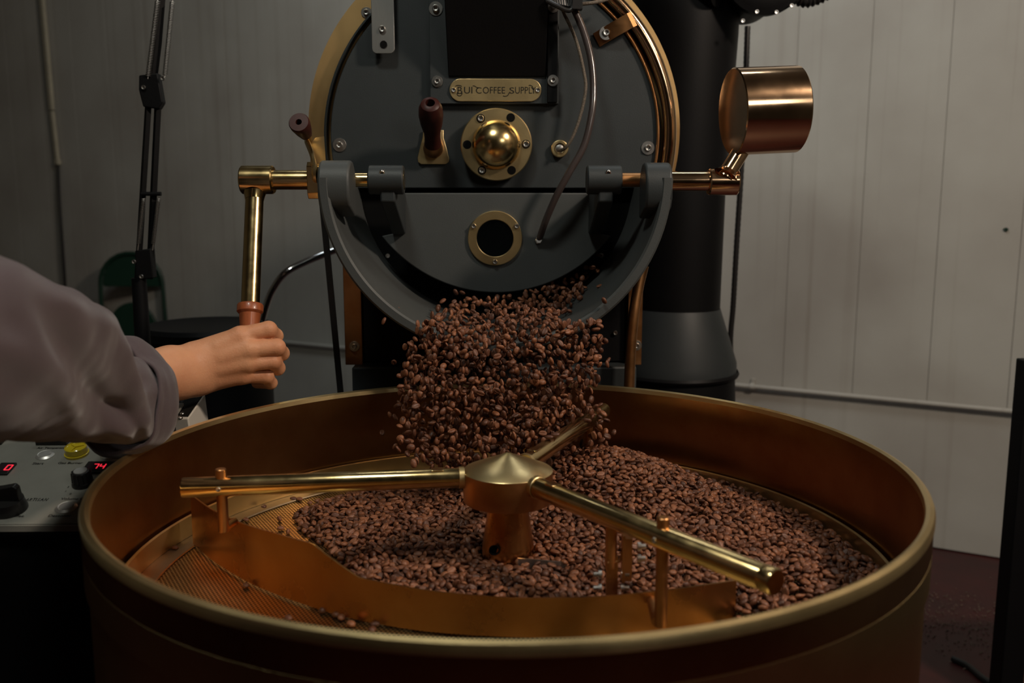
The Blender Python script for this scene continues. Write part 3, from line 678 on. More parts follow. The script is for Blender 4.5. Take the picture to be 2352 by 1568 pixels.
# ---- sampling trier (removable scoop)
tr = thing('sampling_trier', 'coffee sampling scoop with dark wooden handle plugged in roaster face', 'scoop', Fp(995, 335))
a0_, tip = at_y(995, 342, FY-.012), at_y(988, 236, FY-.105)
dv = tip-a0_; Lh = dv.length
MB().lathe([(0, 0), (.0165, 0), (.0175, .006), (.0155, .014), (.0140, .022)], a0_-dv.normalized()*.004, dv, 40).build('collar', 'copper_old', tr)
MB().lathe([(0, .1*Lh), (.0150, .1*Lh), (.0135, .25*Lh), (.0140, .38*Lh), (.0185, .58*Lh), (.0205, .75*Lh), (.0195, .88*Lh), (.0155, .97*Lh), (.010, 1.0*Lh), (.0078, 1.0*Lh), (.0076, .8*Lh), (0, .8*Lh)], a0_, dv, 44).build('handle', 'wood_d', tr)
u_ = (Fp(1030, 340).x-Fp(960, 340).x)
f = .0007663
pts2 = [(-22, 42), (24, 42), (24, 25), (31, 0), (36, -20), (35, -29), (28, -34), (-28, -34), (-35, -29), (-36, -20), (-31, 0), (-24, 25)]
MB().prism([(x*f, y*f) for x, y in pts2], at_y(995, 342, FY-.006), (1, 0, 0), (0, 0, 1), -.0035).build('scoop_plate', 'brass_b', tr, bevel=.001)

# ================================================================== COOLING TRAY
ZR = .85; ZP = .712
tray = thing('cooling_tray', 'large round brass cooling tray with perforated floor under roaster chute', 'cooling tray', (0, 0, 0))
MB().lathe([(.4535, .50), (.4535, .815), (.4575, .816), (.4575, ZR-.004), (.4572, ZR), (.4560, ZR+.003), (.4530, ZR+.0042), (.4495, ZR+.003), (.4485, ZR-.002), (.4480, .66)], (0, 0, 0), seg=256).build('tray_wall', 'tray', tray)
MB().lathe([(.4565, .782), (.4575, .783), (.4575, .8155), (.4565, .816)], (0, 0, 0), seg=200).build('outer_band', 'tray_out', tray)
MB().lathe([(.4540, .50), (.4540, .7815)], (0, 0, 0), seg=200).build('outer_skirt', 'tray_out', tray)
MB().lathe([(.448, ZR-.003), (.4492, ZR+.003), (.4530, ZR+.0048), (.4570, ZR+.003), (.4585, ZR-.001), (.4585, ZR-.006)], (0, 0, 0), seg=256).build('rim_bead', 'brass_b', tray)
MB().lathe([(.448, .66), (0, .655)], (0, 0, 0), seg=96).build('chaff_pan', 'black', tray)
MB().lathe([(.4535, .50), (.44, .47), (.12, .36), (.12, .05), (.2, .03), (.2, 0), (0, 0)], (0, 0, 0), seg=96).build('pedestal', 'black', tray)
MB().lathe([(.4375, ZP+.002), (.4375, .7405), (.4405, .7415), (.4425, .7400), (.4425, ZP+.002)], (0, 0, 0), seg=200).build('inner_ring', 'brass_b', tray)
MB().lathe([(.412, ZP+.0006), (.4385, ZP+.0006), (.4385, ZP+.0016), (.426, ZP+.0018), (.4255, ZP+.0030), (.413, ZP+.0026), (.412, ZP+.0014)], (0, 0, 0), seg=200, closed=True).build('plate_border', 'border', tray)
# perforated plate : hexagonal cells with real holes
pt_ = .00475; dy = pt_*math.sqrt(3)/2
ii = []
for j in range(-110, 111):
    for i_ in range(-100, 101):
        x = (i_+(j % 2)*.5)*pt_; y = j*dy
        if x*x+y*y < .4145**2: ii.append((x, y))
C = np.array(ii)
angs = np.radians(np.arange(6)*60+30)
hexo = np.stack([np.cos(angs), np.sin(angs)], 1)*pt_/math.sqrt(3)
hexi = np.stack([np.cos(angs), np.sin(angs)], 1)*pt_*.34*1.02
nc = len(C)
vv = np.zeros((nc, 12, 3)); vv[:, :6, :2] = C[:, None]+hexo; vv[:, 6:, :2] = C[:, None]+hexi; vv[:, :, 2] = ZP
ff = np.array([[k_, (k_+1) % 6, (k_+1) % 6+6, k_+6] for k_ in range(6)])
FFa = (np.arange(nc)[:, None, None]*12+ff).reshape(-1, 4)
me = bpy.data.meshes.new('perforated_plate')
me.vertices.add(nc*12); me.vertices.foreach_set('co', vv.ravel())
me.loops.add(len(FFa)*4); me.loops.foreach_set('vertex_index', FFa.ravel().astype(np.int32))
me.polygons.add(len(FFa)); me.polygons.foreach_set('loop_start', np.arange(0, len(FFa)*4, 4, dtype=np.int32))
me.update(calc_edges=True); me.validate(); me.materials.append(M['plate'])
link('perforated_plate', me, tray)

# ================================================================== STIRRER
ZA = .833
stir = thing('stirrer', 'brass three-armed stirrer with cone cap turning in cooling tray', 'stirrer', (0, 0, ZP))
ht = .8405; hb = .8405-.036
hub = MB().lathe([(.0528, ht-.0005), (.0520, ht+.0003), (.030, ht+.0095), (.012, ht+.0165), (.003, ht+.0205), (0, ht+.0208)], (0, 0, 0), seg=72).build('cone_cap', 'brass_b', stir)
MB().lathe([(.0245, hb), (.0525, hb), (.0528, hb+.0008), (.0528, ht-.0005)], (0, 0, 0), seg=72).build('hub', 'copper_old', stir)
MB().lathe([(.0240, hb+.001), (.0240, hb-.012), (.0300, .752), (.0303, .750), (.0308, .748), (.0308, ZP-.01)], (0, 0, 0), seg=56).build('post', 'paddle', stir)
MB().lathe([(.0062, 0), (.0062, .001), (.005, .001), (.005, -.003), (0, -.003)], (at_y(1135, 1262, -.0285).x, -.0300, at_y(1135, 1262, -.0285).z), yv, 24).build('pin_hole', 'blackm', bpy.data.objects['post'] if False else stir)
AZ = [186.2, 306.2, 66.2]
for k_, az in enumerate(AZ):
    a_ = math.radians(az); d = Vector((math.cos(a_), math.sin(a_), 0)); L_ = .371
    arm = MB().lathe([(0, 0), (.0115, 0), (.0115, .315), (.0108, .3162), (0, .3165)], Vector((0, 0, ZA))+d*(L_-.3165+.0), d, 40).build('arm', 'brass', stir)
    # put flat key patch near the hub
    s_ = Vector((-d.y, d.x, 0)); pk = Vector((0, 0, ZA+.0105))+d*.083
    MB().box(pk, (.014, .0125, .0022), Matrix((d, s_, Vector((0, 0, 1)))).transposed()).build('key_flat', 'brass', arm, bevel=.0005)
    MB().lathe([(.0128, 0), (.0128, .006), (.0120, .0065)], Vector((0, 0, ZA))+d*.0515, d, 32).build('arm_collar', 'brass_b', arm)
    if k_ == 0: rp, zlo = .3275, .779
    elif k_ == 1: rp, zlo = .25, .742
    else: rp, zlo = .30, .75
    ztp = ZA+.0205 if k_ < 2 else ZA-.005
    pp = d*rp
    MB().cyl((pp.x, pp.y, zlo), (pp.x, pp.y, ztp), .0062, .0062, 24, bev=.0008).build('pin', 'copper_old', arm)
    if k_ < 2:
        sp = Vector((pp.x, pp.y, ZA))+Vector((0, -.0113, 0)) if k_ == 0 else Vector((pp.x, pp.y, ZA))-s_*.0113
        bolt('tiny', sp, arm, name='set_screw')
MB().lathe([(.0115, 0), (.0120, .0015), (.0120, .012), (.0112, .0135), (0, .0136)], Vector((0, 0, ZA))+Vector((math.cos(math.radians(306.2)), math.sin(math.radians(306.2)), 0))*.3695, (math.cos(math.radians(306.2)), math.sin(math.radians(306.2)), 0), 40).build('end_cap', 'brass', stir)
# paddle
PP = [(-.405, .095), (-.36, .035), (-.304, -.025), (-.26, -.062), (-.221, -.090), (-.179, -.117), (-.133, -.138), (-.076, -.156), (0, -.1675), (.05, -.169), (.09, -.168), (.165, -.156), (.238, -.135)]
pathc = spline([(x, y, 0) for x, y in PP], 8)
def topz(x):
    return float(np.interp(x, [-.405, -.34, -.26, -.212, -.158, -.07, 0, .1, .165, .24], [.7805, .782, .787, .788, .7625, .759, .757, .758, .760, .7605]))
vs_ = []; fs_ = []; th = .0012
for i_, p in enumerate(pathc):
    t_ = (pathc[min(i_+1, len(pathc)-1)]-pathc[max(i_-1, 0)]).normalized(); nn = Vector((-t_.y, t_.x, 0))*th
    z1 = topz(p.x)
    vs_ += [(p.x-nn.x, p.y-nn.y, ZP+.003), (p.x-nn.x, p.y-nn.y, z1), (p.x+nn.x, p.y+nn.y, z1), (p.x+nn.x, p.y+nn.y, ZP+.003)]
for i_ in range(len(pathc)-1):
    for k_ in range(4): fs_.append((i_*4+k_, i_*4+(k_+1) % 4, i_*4+4+(k_+1) % 4, i_*4+4+k_))
m_ = len(pathc)*4; fs_ += [(0, 3, 2, 1), (m_-4, m_-3, m_-2, m_-1)]
pad = MB().add(vs_, fs_).build('paddle', 'paddle', stir, label='long curved copper-coloured sweep plate with stepped top edge')
# feet joining pins to paddle
p = Vector((math.cos(math.radians(AZ[0]))*.3275, math.sin(math.radians(AZ[0]))*.3275, .783))
MB().tube([p+Vector((0, -.002, 0)), p+Vector((.006, .024, 0))], .0045, 12).build('paddle_bracket', 'paddle', stir)
p = Vector((math.cos(math.radians(AZ[1]))*.25, math.sin(math.radians(AZ[1]))*.25, .748))
MB().tube([p+Vector((-.004, -.002, 0)), p+Vector((-.002, .044, .002))], .0055, 12).build('paddle_bracket', 'copper_old', stir)
# inner blade with bolted bracket on the front arm
d = Vector((math.cos(math.radians(AZ[1])), math.sin(math.radians(AZ[1])), 0)); s_ = Vector((-d.y, d.x, 0))
b0 = d*.178; 
brk = MB().cyl((b0.x, b0.y, ZA-.005), (b0.x, b0.y, .779), .0062, .0062, 20).box((b0.x+.001, b0.y-.002, .757), (.012, .004, .07)).build('blade_bracket', 'copper_old', stir)
MB().tube(spline([(b0.x-.004, b0.y-.004, .786), (b0.x+.004, b0.y-.003, .786), (b0.x+.010, b0.y-.002, .789), (b0.x+.012, b0.y-.002, .80)]), .0018, 8).box((b0.x+.0125, b0.y-.001, .790), (.003, .012, .05)).box((b0.x+.018, b0.y, .788), (.007, .008, .046)).build('bracket_plate', 'copper_old', brk)
for dx, z in ((-.0095, .772), (-.0095, .757), (.0105, .772), (.0105, .757), (.027, .802), (.027, .789)):
    sg_ = 1 if dx > 0 else -1; o_ = Vector((b0.x+dx, b0.y-.002, z))
    MB().lathe([(0, 0), (.0046, 0), (.0046, .0035), (.0026, .0036), (.0026, .0085), (0, .009)], o_, (sg_, 0, 0), 12).build('bolt', 'steel', brk)
MB().prism([(0, 0), (.055, -.004), (.055, -.02), (0, -.02)], (at_z(1190, 1283, .748).x, at_z(1190, 1283, .748).y, .7485), (1, -.06, 0), (0, 0, 1), -.0022).build('inner_blade', 'steel_b', stir)

# ================================================================== CONSOLE
tl = math.radians(15); PNn = Vector((0, -math.sin(tl), math.cos(tl))); PUp = Vector((0, math.cos(tl), math.sin(tl))); P00 = Vector((0, -.02, .784))
def pan(px, py, d=0.0): return on_plane(px, py, P00+PNn*d, PNn)
XR = -.4685; XL = -1.12; LP = .30
con = thing('control_console', 'black control console with sloping grey button panel left of tray', 'console', ((XR+XL)/2, .1, 0))
p0 = Vector((XL, -.02, .784)); 
poly = [(0, 0), (LP*math.cos(tl), LP*math.sin(tl)), (LP*math.cos(tl), -.7), (0, -.7)]
MB().prism([(.004, -.0045), (LP*math.cos(tl), LP*math.sin(tl)-.0055), (LP*math.cos(tl), -.76), (.004, -.76)], (XL+.004, -.02, .784), (0, 1, 0), (0, 0, 1), XR-XL-.008).build('cabinet', 'black', con)
RP = Matrix((Vector((1, 0, 0)), PUp, PNn)).transposed()
pc_ = Vector(((XL+XR)/2, 0, 0))+Vector((0, -.02, .784))+PUp*(LP/2)-PNn*.002
face = MB().box(pc_, (XR-XL, LP, .004), RP).build('button_panel', 'panel', con, bevel=.0008)
RE = RP.to_euler()
# strip: front lip
MB().box(Vector(((XL+XR)/2, -.0225, .7795)), (XR-XL, .004, .007)).build('front_lip', 'panel', face)
def push_button(px, py, r, m='alu', label=None):
    p = pan(px, py)
    return MB().lathe([(r, 0), (r*.99, .001), (r*.76, .0032), (r*.72, .003), (r*.70, .0018), (r*.66, .0018), (r*.62, .0034), (0, .0036)], p, PNn, 40).build('push_button', m, con, label=label)
push_button(104, 1046, .0118); push_button(251, 1044, .0118); push_button(153, 1166, .0125)
p = pan(177, 1043)
MB().lathe([(0, 0), (.0150, 0), (.0152, .003), (.0135, .0035), (.0140, .004), (.0138, .0115), (.0125, .0125), (.0118, .0110), (0, .0100)], p, PNn, 44).build('gas_burner_cap', 'yellow', con, label='round translucent yellow button cap')
for k_ in range(3):
    a_ = k_*PI*2/3+.4; MB().box(p+PNn*.0112+Vector((math.cos(a_), 0, 0))*.005+PUp*(math.sin(a_)*.005), (.0105, .0012, .0016), RP @ Matrix.Rotation(a_, 3, 'Z')).build('rib', 'yellow', bpy.data.objects['gas_burner_cap'])
# knob
p = pan(191, 1112)
kb = MB().lathe([(0, 0), (.0128, 0), (.0130, .003), (.0118, .0055), (.0112, .0065), (.0105, .0175), (.0098, .019), (.0082, .0195), (0, .0195)], p, PNn, 40)
for k_ in range(12):
    a_ = k_*PI/6; kb.cyl(p+Vector((math.cos(a_), 0, 0))*.0108+PUp*(math.sin(a_)*.0108)+PNn*.006, p+Vector((math.cos(a_), 0, 0))*.0100+PUp*(math.sin(a_)*.0100)+PNn*.0185, .0016, .0014, 8)
kb = kb.build('volume_knob', 'rubber', con)
MB().lathe([(0, .0194), (.0080, .0194), (.0078, .0203), (0, .0204)], p, PNn, 32).build('knob_cap', 'alu', kb)
# selector switch
p = pan(22, 1170)
sw = MB().lathe([(0, 0), (.0200, 0), (.0205, .002), (.0185, .010), (.0180, .014), (0, .0145)], p, PNn, 44).build('selector_switch', 'rubber', con)
MB().prism([(-.030, 0), (.017, 0), (.0165, .018), (.013, .0215), (-.028, .0135)], p+PNn*.013-PUp*.004, (1, 0, 0), PNn, -.009).build('switch_wing', 'rubber', sw, bevel=.0012)
# meters
def meter(px0, px1, py0, py1, digits, m='lcd', dm='led', dh=.009, dw=.6, off=0.0, tall=.003):
    a, b = pan(px0, py1), pan(px1, py0)   # lower-left, upper-right (in panel axes)
    w_ = b.x-a.x; h_ = (b-a).dot(PUp); cen = (a+b)/2
    o = MB().box(cen+PNn*tall/2, (w_, h_, tall), RP).build('digital_meter', 'rubber', con, bevel=.0008)
    MB().box(cen+PNn*(tall+.0001), (w_*.76, h_*.66, .0006), RP).build('display', m, o)
    if digits:
        dt = MB(); n_ = len(digits); dw_ = dh*.55; gap = dh*.28; tot = n_*dw_+(n_-1)*gap
        seg = {'0': 'abcdef', '7': 'abc', '4': 'fgbc'}
        for q_, ch_ in enumerate(digits):
            ox = -tot/2+q_*(dw_+gap)+off; e = dh*.09
            S = {'a': ((0, dh), (dw_, dh)), 'b': ((dw_, dh), (dw_, dh/2)), 'c': ((dw_, dh/2), (dw_, 0)), 'd': ((0, 0), (dw_, 0)), 'e': ((0, 0), (0, dh/2)), 'f': ((0, dh/2), (0, dh)), 'g': ((0, dh/2), (dw_, dh/2))}
            for sname in seg[ch_]:
                (x0, y0), (x1, y1) = S[sname]; m0 = Vector(((x0+x1)/2, (y0+y1)/2)); 
                sx2 = abs(x1-x0)*.84+e; sy2 = abs(y1-y0)*.84+e
                dt.box(cen+Vector((1, 0, 0))*(ox+m0.x)+PUp*(m0.y-dh/2)+PNn*(tall+.0007), (max(sx2, e*1.6), max(sy2, e*1.6), .0003), RP)
        dt.build('digits', dm, o)
    return o
meter(184, 268, 1063, 1089, '74', dh=.0105, off=.001)
meter(-20, 40, 1066, 1092, '0', dh=.0115, off=.006)
meter(82, 172, 1001, 1023, '', m='panel', tall=.010)
meter(228, 330, 998, 1019, '', m='panel', tall=.010)
meter(-60, 32, 992, 1022, '', m='lcdg', tall=.009)
for body, px, py, wpx in (('Start', 88, 1064, 25), ('Gas Burner', 162, 1063, 56), ('Reset Burner', 238, 1061, 62), ('Volume Gas', 172, 1145, 63), ('Destoner', 138, 1184, 52), ('Coffee', 38, 1185, 34), ('Air Temperature', 122, 1029, 74), ('2', 157, 1118, 5), ('1', 151, 1128, 3), ('0', 162, 1134, 5), ('10', 198, 1134, 8), ('9', 217, 1127, 5), ('8', 223, 1102, 5)):
    p = pan(px, py, .0002); dep = (p-CAM).dot(FWD)
    wm = wpx*dep/F
    me = text_mesh(body, width=None if body.isdigit() else wm, height=.0034 if body.isdigit() else None, bold=.008)
    link('lettering', me, face, loc=p+PNn*.0002, rot=RE)
# hand-written ARTISAN
p = pan(87, 1147, .0003); kx = 55*(p-CAM).dot(FWD)/F/11
strokes = [[(-5.4, -1), (-4.6, 1), (-4.1, -1)], [(-5, -.2), (-4.3, -.2)], [(-3.6, -1), (-3.6, 1)], [(-3.6, 1), (-2.9, .75), (-2.9, .4), (-3.5, .1)], [(-3.5, .1), (-2.7, -1)], [(-2.4, 1), (-1, 1)], [(-1.7, 1), (-1.8, -1)], [(-.7, 1), (-.7, -1)], [(.9, .9), (.1, .7), (.3, .1), (.8, -.4), (.1, -1)], [(1.3, -1), (2.1, 1), (2.6, -1)], [(1.6, -.2), (2.5, -.2)], [(3.1, -1), (3.3, 1)], [(3.3, 1), (4.2, -1)], [(4.2, -1), (4.5, 1)]]
hw_ = MB()
for s2 in strokes: hw_.tube([p+Vector((1, 0, 0))*(x*kx)+PUp*(y*kx*1.1) for x, y in s2], .00035, 5)
hw_.build('handwriting', 'ink', face)
bolt('small', pan(413, 961), face, rot=(math.radians(90)+tl-PI, 0, 0), name='screw')
# white boxed instrument on the console's back edge
a, b = at_y(434, 955, .245), at_y(462, 912, .315)
ins = thing('temperature_logger', 'small white box with black printed label on console back corner', 'instrument', (a.x-.03, .27, a.z))
Rz = Matrix.Rotation(-math.radians(2), 3, 'Z')
zt2 = a.z; tt = math.radians(13)
RT2 = Matrix.Rotation(tt, 3, 'X')
cen = Vector((a.x-.036, .285, (a.z+b.z)/2+.004-.018))
MB().box(cen-Vector((0, 0, .012)), (.074, .082, .056), RT2).build('case', 'white', ins, bevel=.002)
tp_ = cen+RT2 @ Vector((0, 0, .0172))
MB().box(tp_, (.071, .078, .0018), RT2).build('label_plate', 'ink', ins, bevel=.0003)
for sx2, sy2 in ((.024, -.031), (.024, .031), (-.024, -.031), (-.024, .031)):
    MB().lathe([(0, 0), (.0035, 0), (.003, .0006), (0, .0007)], tp_+RT2 @ Vector((sx2, sy2, .001)), RT2 @ Vector((0, 0, 1)), 16).build('screw', 'steel', ins)
for body, dx in (('Bluetooth Probe', .012), ('B-12/02 01', -.001)):
    me = text_mesh(body, width=.044, m='inkg')
    link('lettering', me, ins, loc=tp_+RT2 @ Vector((dx, 0, .0012)), rot=(RT2 @ Matrix.Rotation(PI/2, 3, 'Z')).to_euler())

# ================================================================== PERSON (forearm, hand, sleeve)
per = thing('person', 'person in mauve cotton shirt with rolled cuff gripping the wooden lever handle', 'person', at_y(60, 800, -.2))
def cap_sdf(P, a, b, ra, rb):
    a = np.array(a); b = np.array(b); ba_ = b-a; pa_ = P-a
    h = np.clip((pa_@ba_)/(ba_@ba_), 0, 1)
    return np.linalg.norm(pa_-h[..., None]*ba_, axis=-1)-(ra+(rb-ra)*h)
def smin(a, b, k): 
    h = np.clip(.5+.5*(b-a)/k, 0, 1); return b*(1-h)+a*h-k*h*(1-h)
YG = .315
H = lambda px, py, dy=0.0: tuple(at_y(px, py, YG+dy))
mid = spline
lo = np.array(H(250, 960, -.2)); hi = np.array(H(690, 690, .1))
mn = np.minimum(lo, hi)-.01; mx_ = np.maximum(lo, hi)+.01
hvx = .0016
nx, ny, nz = [int(v_) for v_ in np.ceil((mx_-mn)/hvx)+1]
gx, gy, gz = np.meshgrid(*(mn[i_]+np.arange(n_)*hvx for i_, n_ in enumerate((nx, ny, nz))), indexing='ij')
Pg = np.stack([gx, gy, gz], -1).astype(np.float32)
# forearm and palm
D = cap_sdf(Pg, H(270, 862, -.15), H(395, 853, -.075), .036, .029)
D = smin(D, cap_sdf(Pg, H(270, 880, -.15), H(410, 872, -.07), .034, .024), .02)
D = smin(D, cap_sdf(Pg, H(395, 838, -.075), H(440, 835, -.055), .026, .024), .02)
D = smin(D, cap_sdf(Pg, H(405, 872, -.07), H(455, 872, -.052), .024, .021), .02)
MCP = [H(552, 772, -.030), H(570, 801, -.0345), H(567, 833, -.032), H(556, 862, -.0245)]
WR = [H(450, 815, -.045), H(448, 836, -.05), H(448, 856, -.05), H(452, 876, -.045)]
for m_, w_, r0, r1 in zip(MCP, WR, (.020, .020, .019, .0185), (.0140, .0145, .0140, .0128)):
    D = smin(D, cap_sdf(Pg, w_, m_, r0, r1), .014)
# palm thickness + thumb base
D = smin(D, cap_sdf(Pg, H(460, 830, -.03), H(530, 800, -.01), .020, .016), .014)
D = smin(D, cap_sdf(Pg, H(460, 870, -.03), H(540, 860, -.008), .018, .014), .014)
# hypothenar side
fingers = [
    [(552, 772, -.030, .0140), (617, 756, -.018, .0118), (633, 771, .006, .0108), (600, 777, .026, .0095)],
    [(570, 801, -.0345, .0138), (636, 797, -.021, .0122), (647, 811, .004, .0110), (606, 812, .027, .0097)],
    [(567, 833, -.032, .0130), (627, 829, -.019, .0116), (638, 845, .004, .0106), (600, 845, .026, .0094)],
    [(556, 862, -.0245, .0118), (612, 864, -.014, .0103), (622, 879, .005, .0093), (590, 879, .022, .0084)],
]
FD = None
for fg in fingers:
    g = None
    pts = [H(x, y, d_) for x, y, d_, _ in fg]
    for i_ in range(3):
        q_ = cap_sdf(Pg, pts[i_], pts[i_+1], fg[i_][3], fg[i_+1][3])
        g = q_ if g is None else smin(g, q_, .004)
    FD = g if FD is None else smin(FD, g, .0012)
D = smin(D, FD, .006)
# knuckle tendon hints
for m_, w_ in zip(MCP, WR):
    m2 = np.array(m_)+np.array((0, -.0068, .001)); w2 = np.array(w_)*.45+np.array(m_)*.55+np.array((0, -.010, 0))
    D = smin(D, cap_sdf(Pg, m2, w2, .0085, .006), .010)
TM = [H(455, 815, -.03), H(515, 790, .004), H(560, 785, .028), H(598, 775, .036)]
g = None
for i_, (ra, rb) in enumerate(((.017, .0155), (.0145, .0125), (.012, .010))):
    q_ = cap_sdf(Pg, TM[i_], TM[i_+1], ra, rb); g = q_ if g is None else smin(g, q_, .006)
D = smin(D, g, .010)
def surface_nets(D, org, h):
    s = D < 0
    nx, ny, nz = D.shape
    cell = np.zeros((nx-1, ny-1, nz-1), bool); allin = np.ones_like(cell)
    off = [(a, b, c) for a in (0, 1) for b in (0, 1) for c in (0, 1)]
    for a, b, c in off:
        q = s[a:nx-1+a, b:ny-1+b, c:nz-1+c]; cell |= q; allin &= q
    act = cell & ~allin
    idx = -np.ones(act.shape, np.int64); ids = np.argwhere(act); idx[act] = np.arange(len(ids))
    acc = np.zeros((len(ids), 3)); cnt = np.zeros(len(ids))
    for a in off:
        for ax in range(3):
            if a[ax]: continue
            b = list(a); b[ax] = 1
            ia = ids+np.array(a); ib = ids+np.array(b)
            da = D[tuple(ia.T)]; db_ = D[tuple(ib.T)]; cr = (da < 0) != (db_ < 0)
            t = np.where(cr, da/(da-db_+1e-12), 0); p = np.array(a, float)+0*acc; p[:, ax] = t
            acc += p*cr[:, None]; cnt += cr
    V = (ids+acc/cnt[:, None])*h+org
    faces = []
    for ax in range(3):
        o1, o2 = [(1, 2), (2, 0), (0, 1)][ax]
        sl0 = [slice(None)]*3; sl1 = [slice(None)]*3; sl0[ax] = slice(0, -1); sl1[ax] = slice(1, None)
        cr = s[tuple(sl0)] != s[tuple(sl1)]
        e = np.argwhere(cr)
        ok = (e[:, o1] > 0) & (e[:, o2] > 0) & (e[:, o1] < D.shape[o1]-1) & (e[:, o2] < D.shape[o2]-1); e = e[ok]
        u1 = np.zeros(3, int); u1[o1] = 1; u2 = np.zeros(3, int); u2[o2] = 1
        q = np.stack([idx[tuple((e-u1-u2).T)], idx[tuple((e-u2).T)], idx[tuple(e.T)], idx[tuple((e-u1).T)]], 1)
        inn = s[tuple(e.T)]; q[~inn] = q[~inn][:, ::-1]; faces.append(q)
    return V, np.concatenate(faces)
V, Fc = surface_nets(D, mn, hvx)
me = bpy.data.meshes.new('arm'); me.from_pydata(V.tolist(), [], Fc.tolist()); me.update(); me.materials.append(M['skin']); me.shade_smooth()
ao = link('arm', me, per)
sm = ao.modifiers.new('smooth', 'SMOOTH'); sm.factor = .5; sm.iterations = 2
del D, Pg, gx, gy, gz, FD, g, q_

# sleeve : swept tube with folds
def sweep(cent, ra, rb, nseg, disp, name, m, parent, sub=1, thick=0.0015):
    n_ = len(cent); vs_ = []; up = Vector((0, 0, 1))
    for i_ in range(n_):
        t_ = (cent[min(i_+1, n_-1)]-cent[max(i_-1, 0)]).normalized()
        s2 = t_.cross(up).normalized(); u2 = s2.cross(t_)
        for k_ in range(nseg):
            a_ = 2*PI*k_/nseg
            dd = disp(i_/(n_-1), a_)
            vs_.append(cent[i_]+s2*((rb[i_]+dd)*math.cos(a_))+u2*((ra[i_]+dd)*math.sin(a_)))
    fs_ = [(i_*nseg+k_, i_*nseg+(k_+1) % nseg, (i_+1)*nseg+(k_+1) % nseg, (i_+1)*nseg+k_) for i_ in range(n_-1) for k_ in range(nseg)]
    me = bpy.data.meshes.new(name); me.from_pydata(vs_, [], fs_); me.update(); me.materials.append(M[m]); me.shade_smooth()
    o = link(name, me, parent)
    so = o.modifiers.new('thick', 'SOLIDIFY'); so.thickness = thick; so.offset = -1
    ss = o.modifiers.new('sub', 'SUBSURF'); ss.levels = sub; ss.render_levels = sub
    return o
ST = [(-420, 500, 960, -.42), (-250, 530, 990, -.35), (-100, 558, 1008, -.27), (-5, 607, 1006, -.20), (50, 652, 1004, -.155), (105, 712, 1004, -.11), (160, 752, 1005, -.065), (215, 780, 1008, -.02), (262, 800, 1012, .02), (300, 812, 1005, .055), (325, 825, 990, .08)]
cs, ra_, rb_ = [], [], []
for x, yt_, yb_, Y in ST:
    a = at_y(x, yt_, Y); b = at_y(x, yb_, Y); cs.append((a+b)/2); ra_.append((a-b).length/2); rb_.append((a-b).length/2*.82)
NI = 90
tt_ = np.linspace(0, 1, len(cs)); ti = np.linspace(0, 1, NI)
cs = [Vector([float(np.interp(t_, tt_, [c_[k_] for c_ in cs])) for k_ in range(3)]) for t_ in ti]
# smooth the centreline
for _ in range(6): cs = [cs[0]]+[(cs[i_-1]+cs[i_]*2+cs[i_+1])/4 for i_ in range(1, NI-1)]+[cs[-1]]
ra_ = np.interp(ti, tt_, ra_); rb_ = np.interp(ti, tt_, rb_)
for _ in range(6): ra_[1:-1] = (ra_[:-2]+2*ra_[1:-1]+ra_[2:])/4; rb_[1:-1] = (rb_[:-2]+2*rb_[1:-1]+rb_[2:])/4
def angd(a, b): return (a-b+PI) % (2*PI)-PI
# folds: (t0, ang0, t1, ang1, width, amp) ; front side (towards the camera) is ang ~ 0 in this frame
FOLDS = []
for (x0, y0, x1, y1, wd, am) in ((30, 640, 250, 800, .055, .006), (150, 700, 300, 900, .05, .008), (215, 740, 330, 985, .045, .010), (90, 720, 250, 990, .06, -.003), (240, 780, 320, 880, .035, -.009), (255, 960, 325, 985, .05, .011), (200, 900, 300, 960, .05, -.003), (20, 800, 200, 930, .07, .004), (110, 700, 280, 940, .03, .005), (0, 640, 190, 960, .05, .004), (260, 930, 310, 990, .025, -.008), (180, 990, 320, 950, .035, .006), (270, 770, 330, 800, .04, -.010)):
    FOLDS.append((x0, y0, x1, y1, wd, am))
def px_disp(i_f, a_):
    i_ = min(NI-1, int(round(i_f*(NI-1))))
    c_ = cs[i_]; t_ = (cs[min(i_+1, NI-1)]-cs[max(i_-1, 0)]).normalized(); s2 = t_.cross(Vector((0, 0, 1))).normalized(); u2 = s2.cross(t_)
    P = c_+s2*(rb_[i_]*math.cos(a_))+u2*(ra_[i_]*math.sin(a_))
    x, y, f_ = proj(P); d_ = 0
    front = 1 if math.cos(a_) > -.2 else .15
    for x0, y0, x1, y1, wd, am in FOLDS:
        vx, vy = x1-x0, y1-y0; h_ = max(0, min(1, ((x-x0)*vx+(y-y0)*vy)/(vx*vx+vy*vy)))
        ds = math.hypot(x-x0-h_*vx, y-y0-h_*vy)/(wd*700)
        d_ += 1.7*am*math.exp(-ds*ds*1.7)*(.35+.65*math.sin(PI*min(1, max(0, h_*.8+.2))))*front
    d_ += .0035*noise.noise(Vector((i_f*9, math.cos(a_)*1.3, math.sin(a_)*1.3)))+.0015*noise.noise(Vector((i_f*26, math.cos(a_)*3, math.sin(a_)*3)))
    return d_
sweep(cs, ra_, rb_, 72, px_disp, 'sleeve', 'cloth', per)
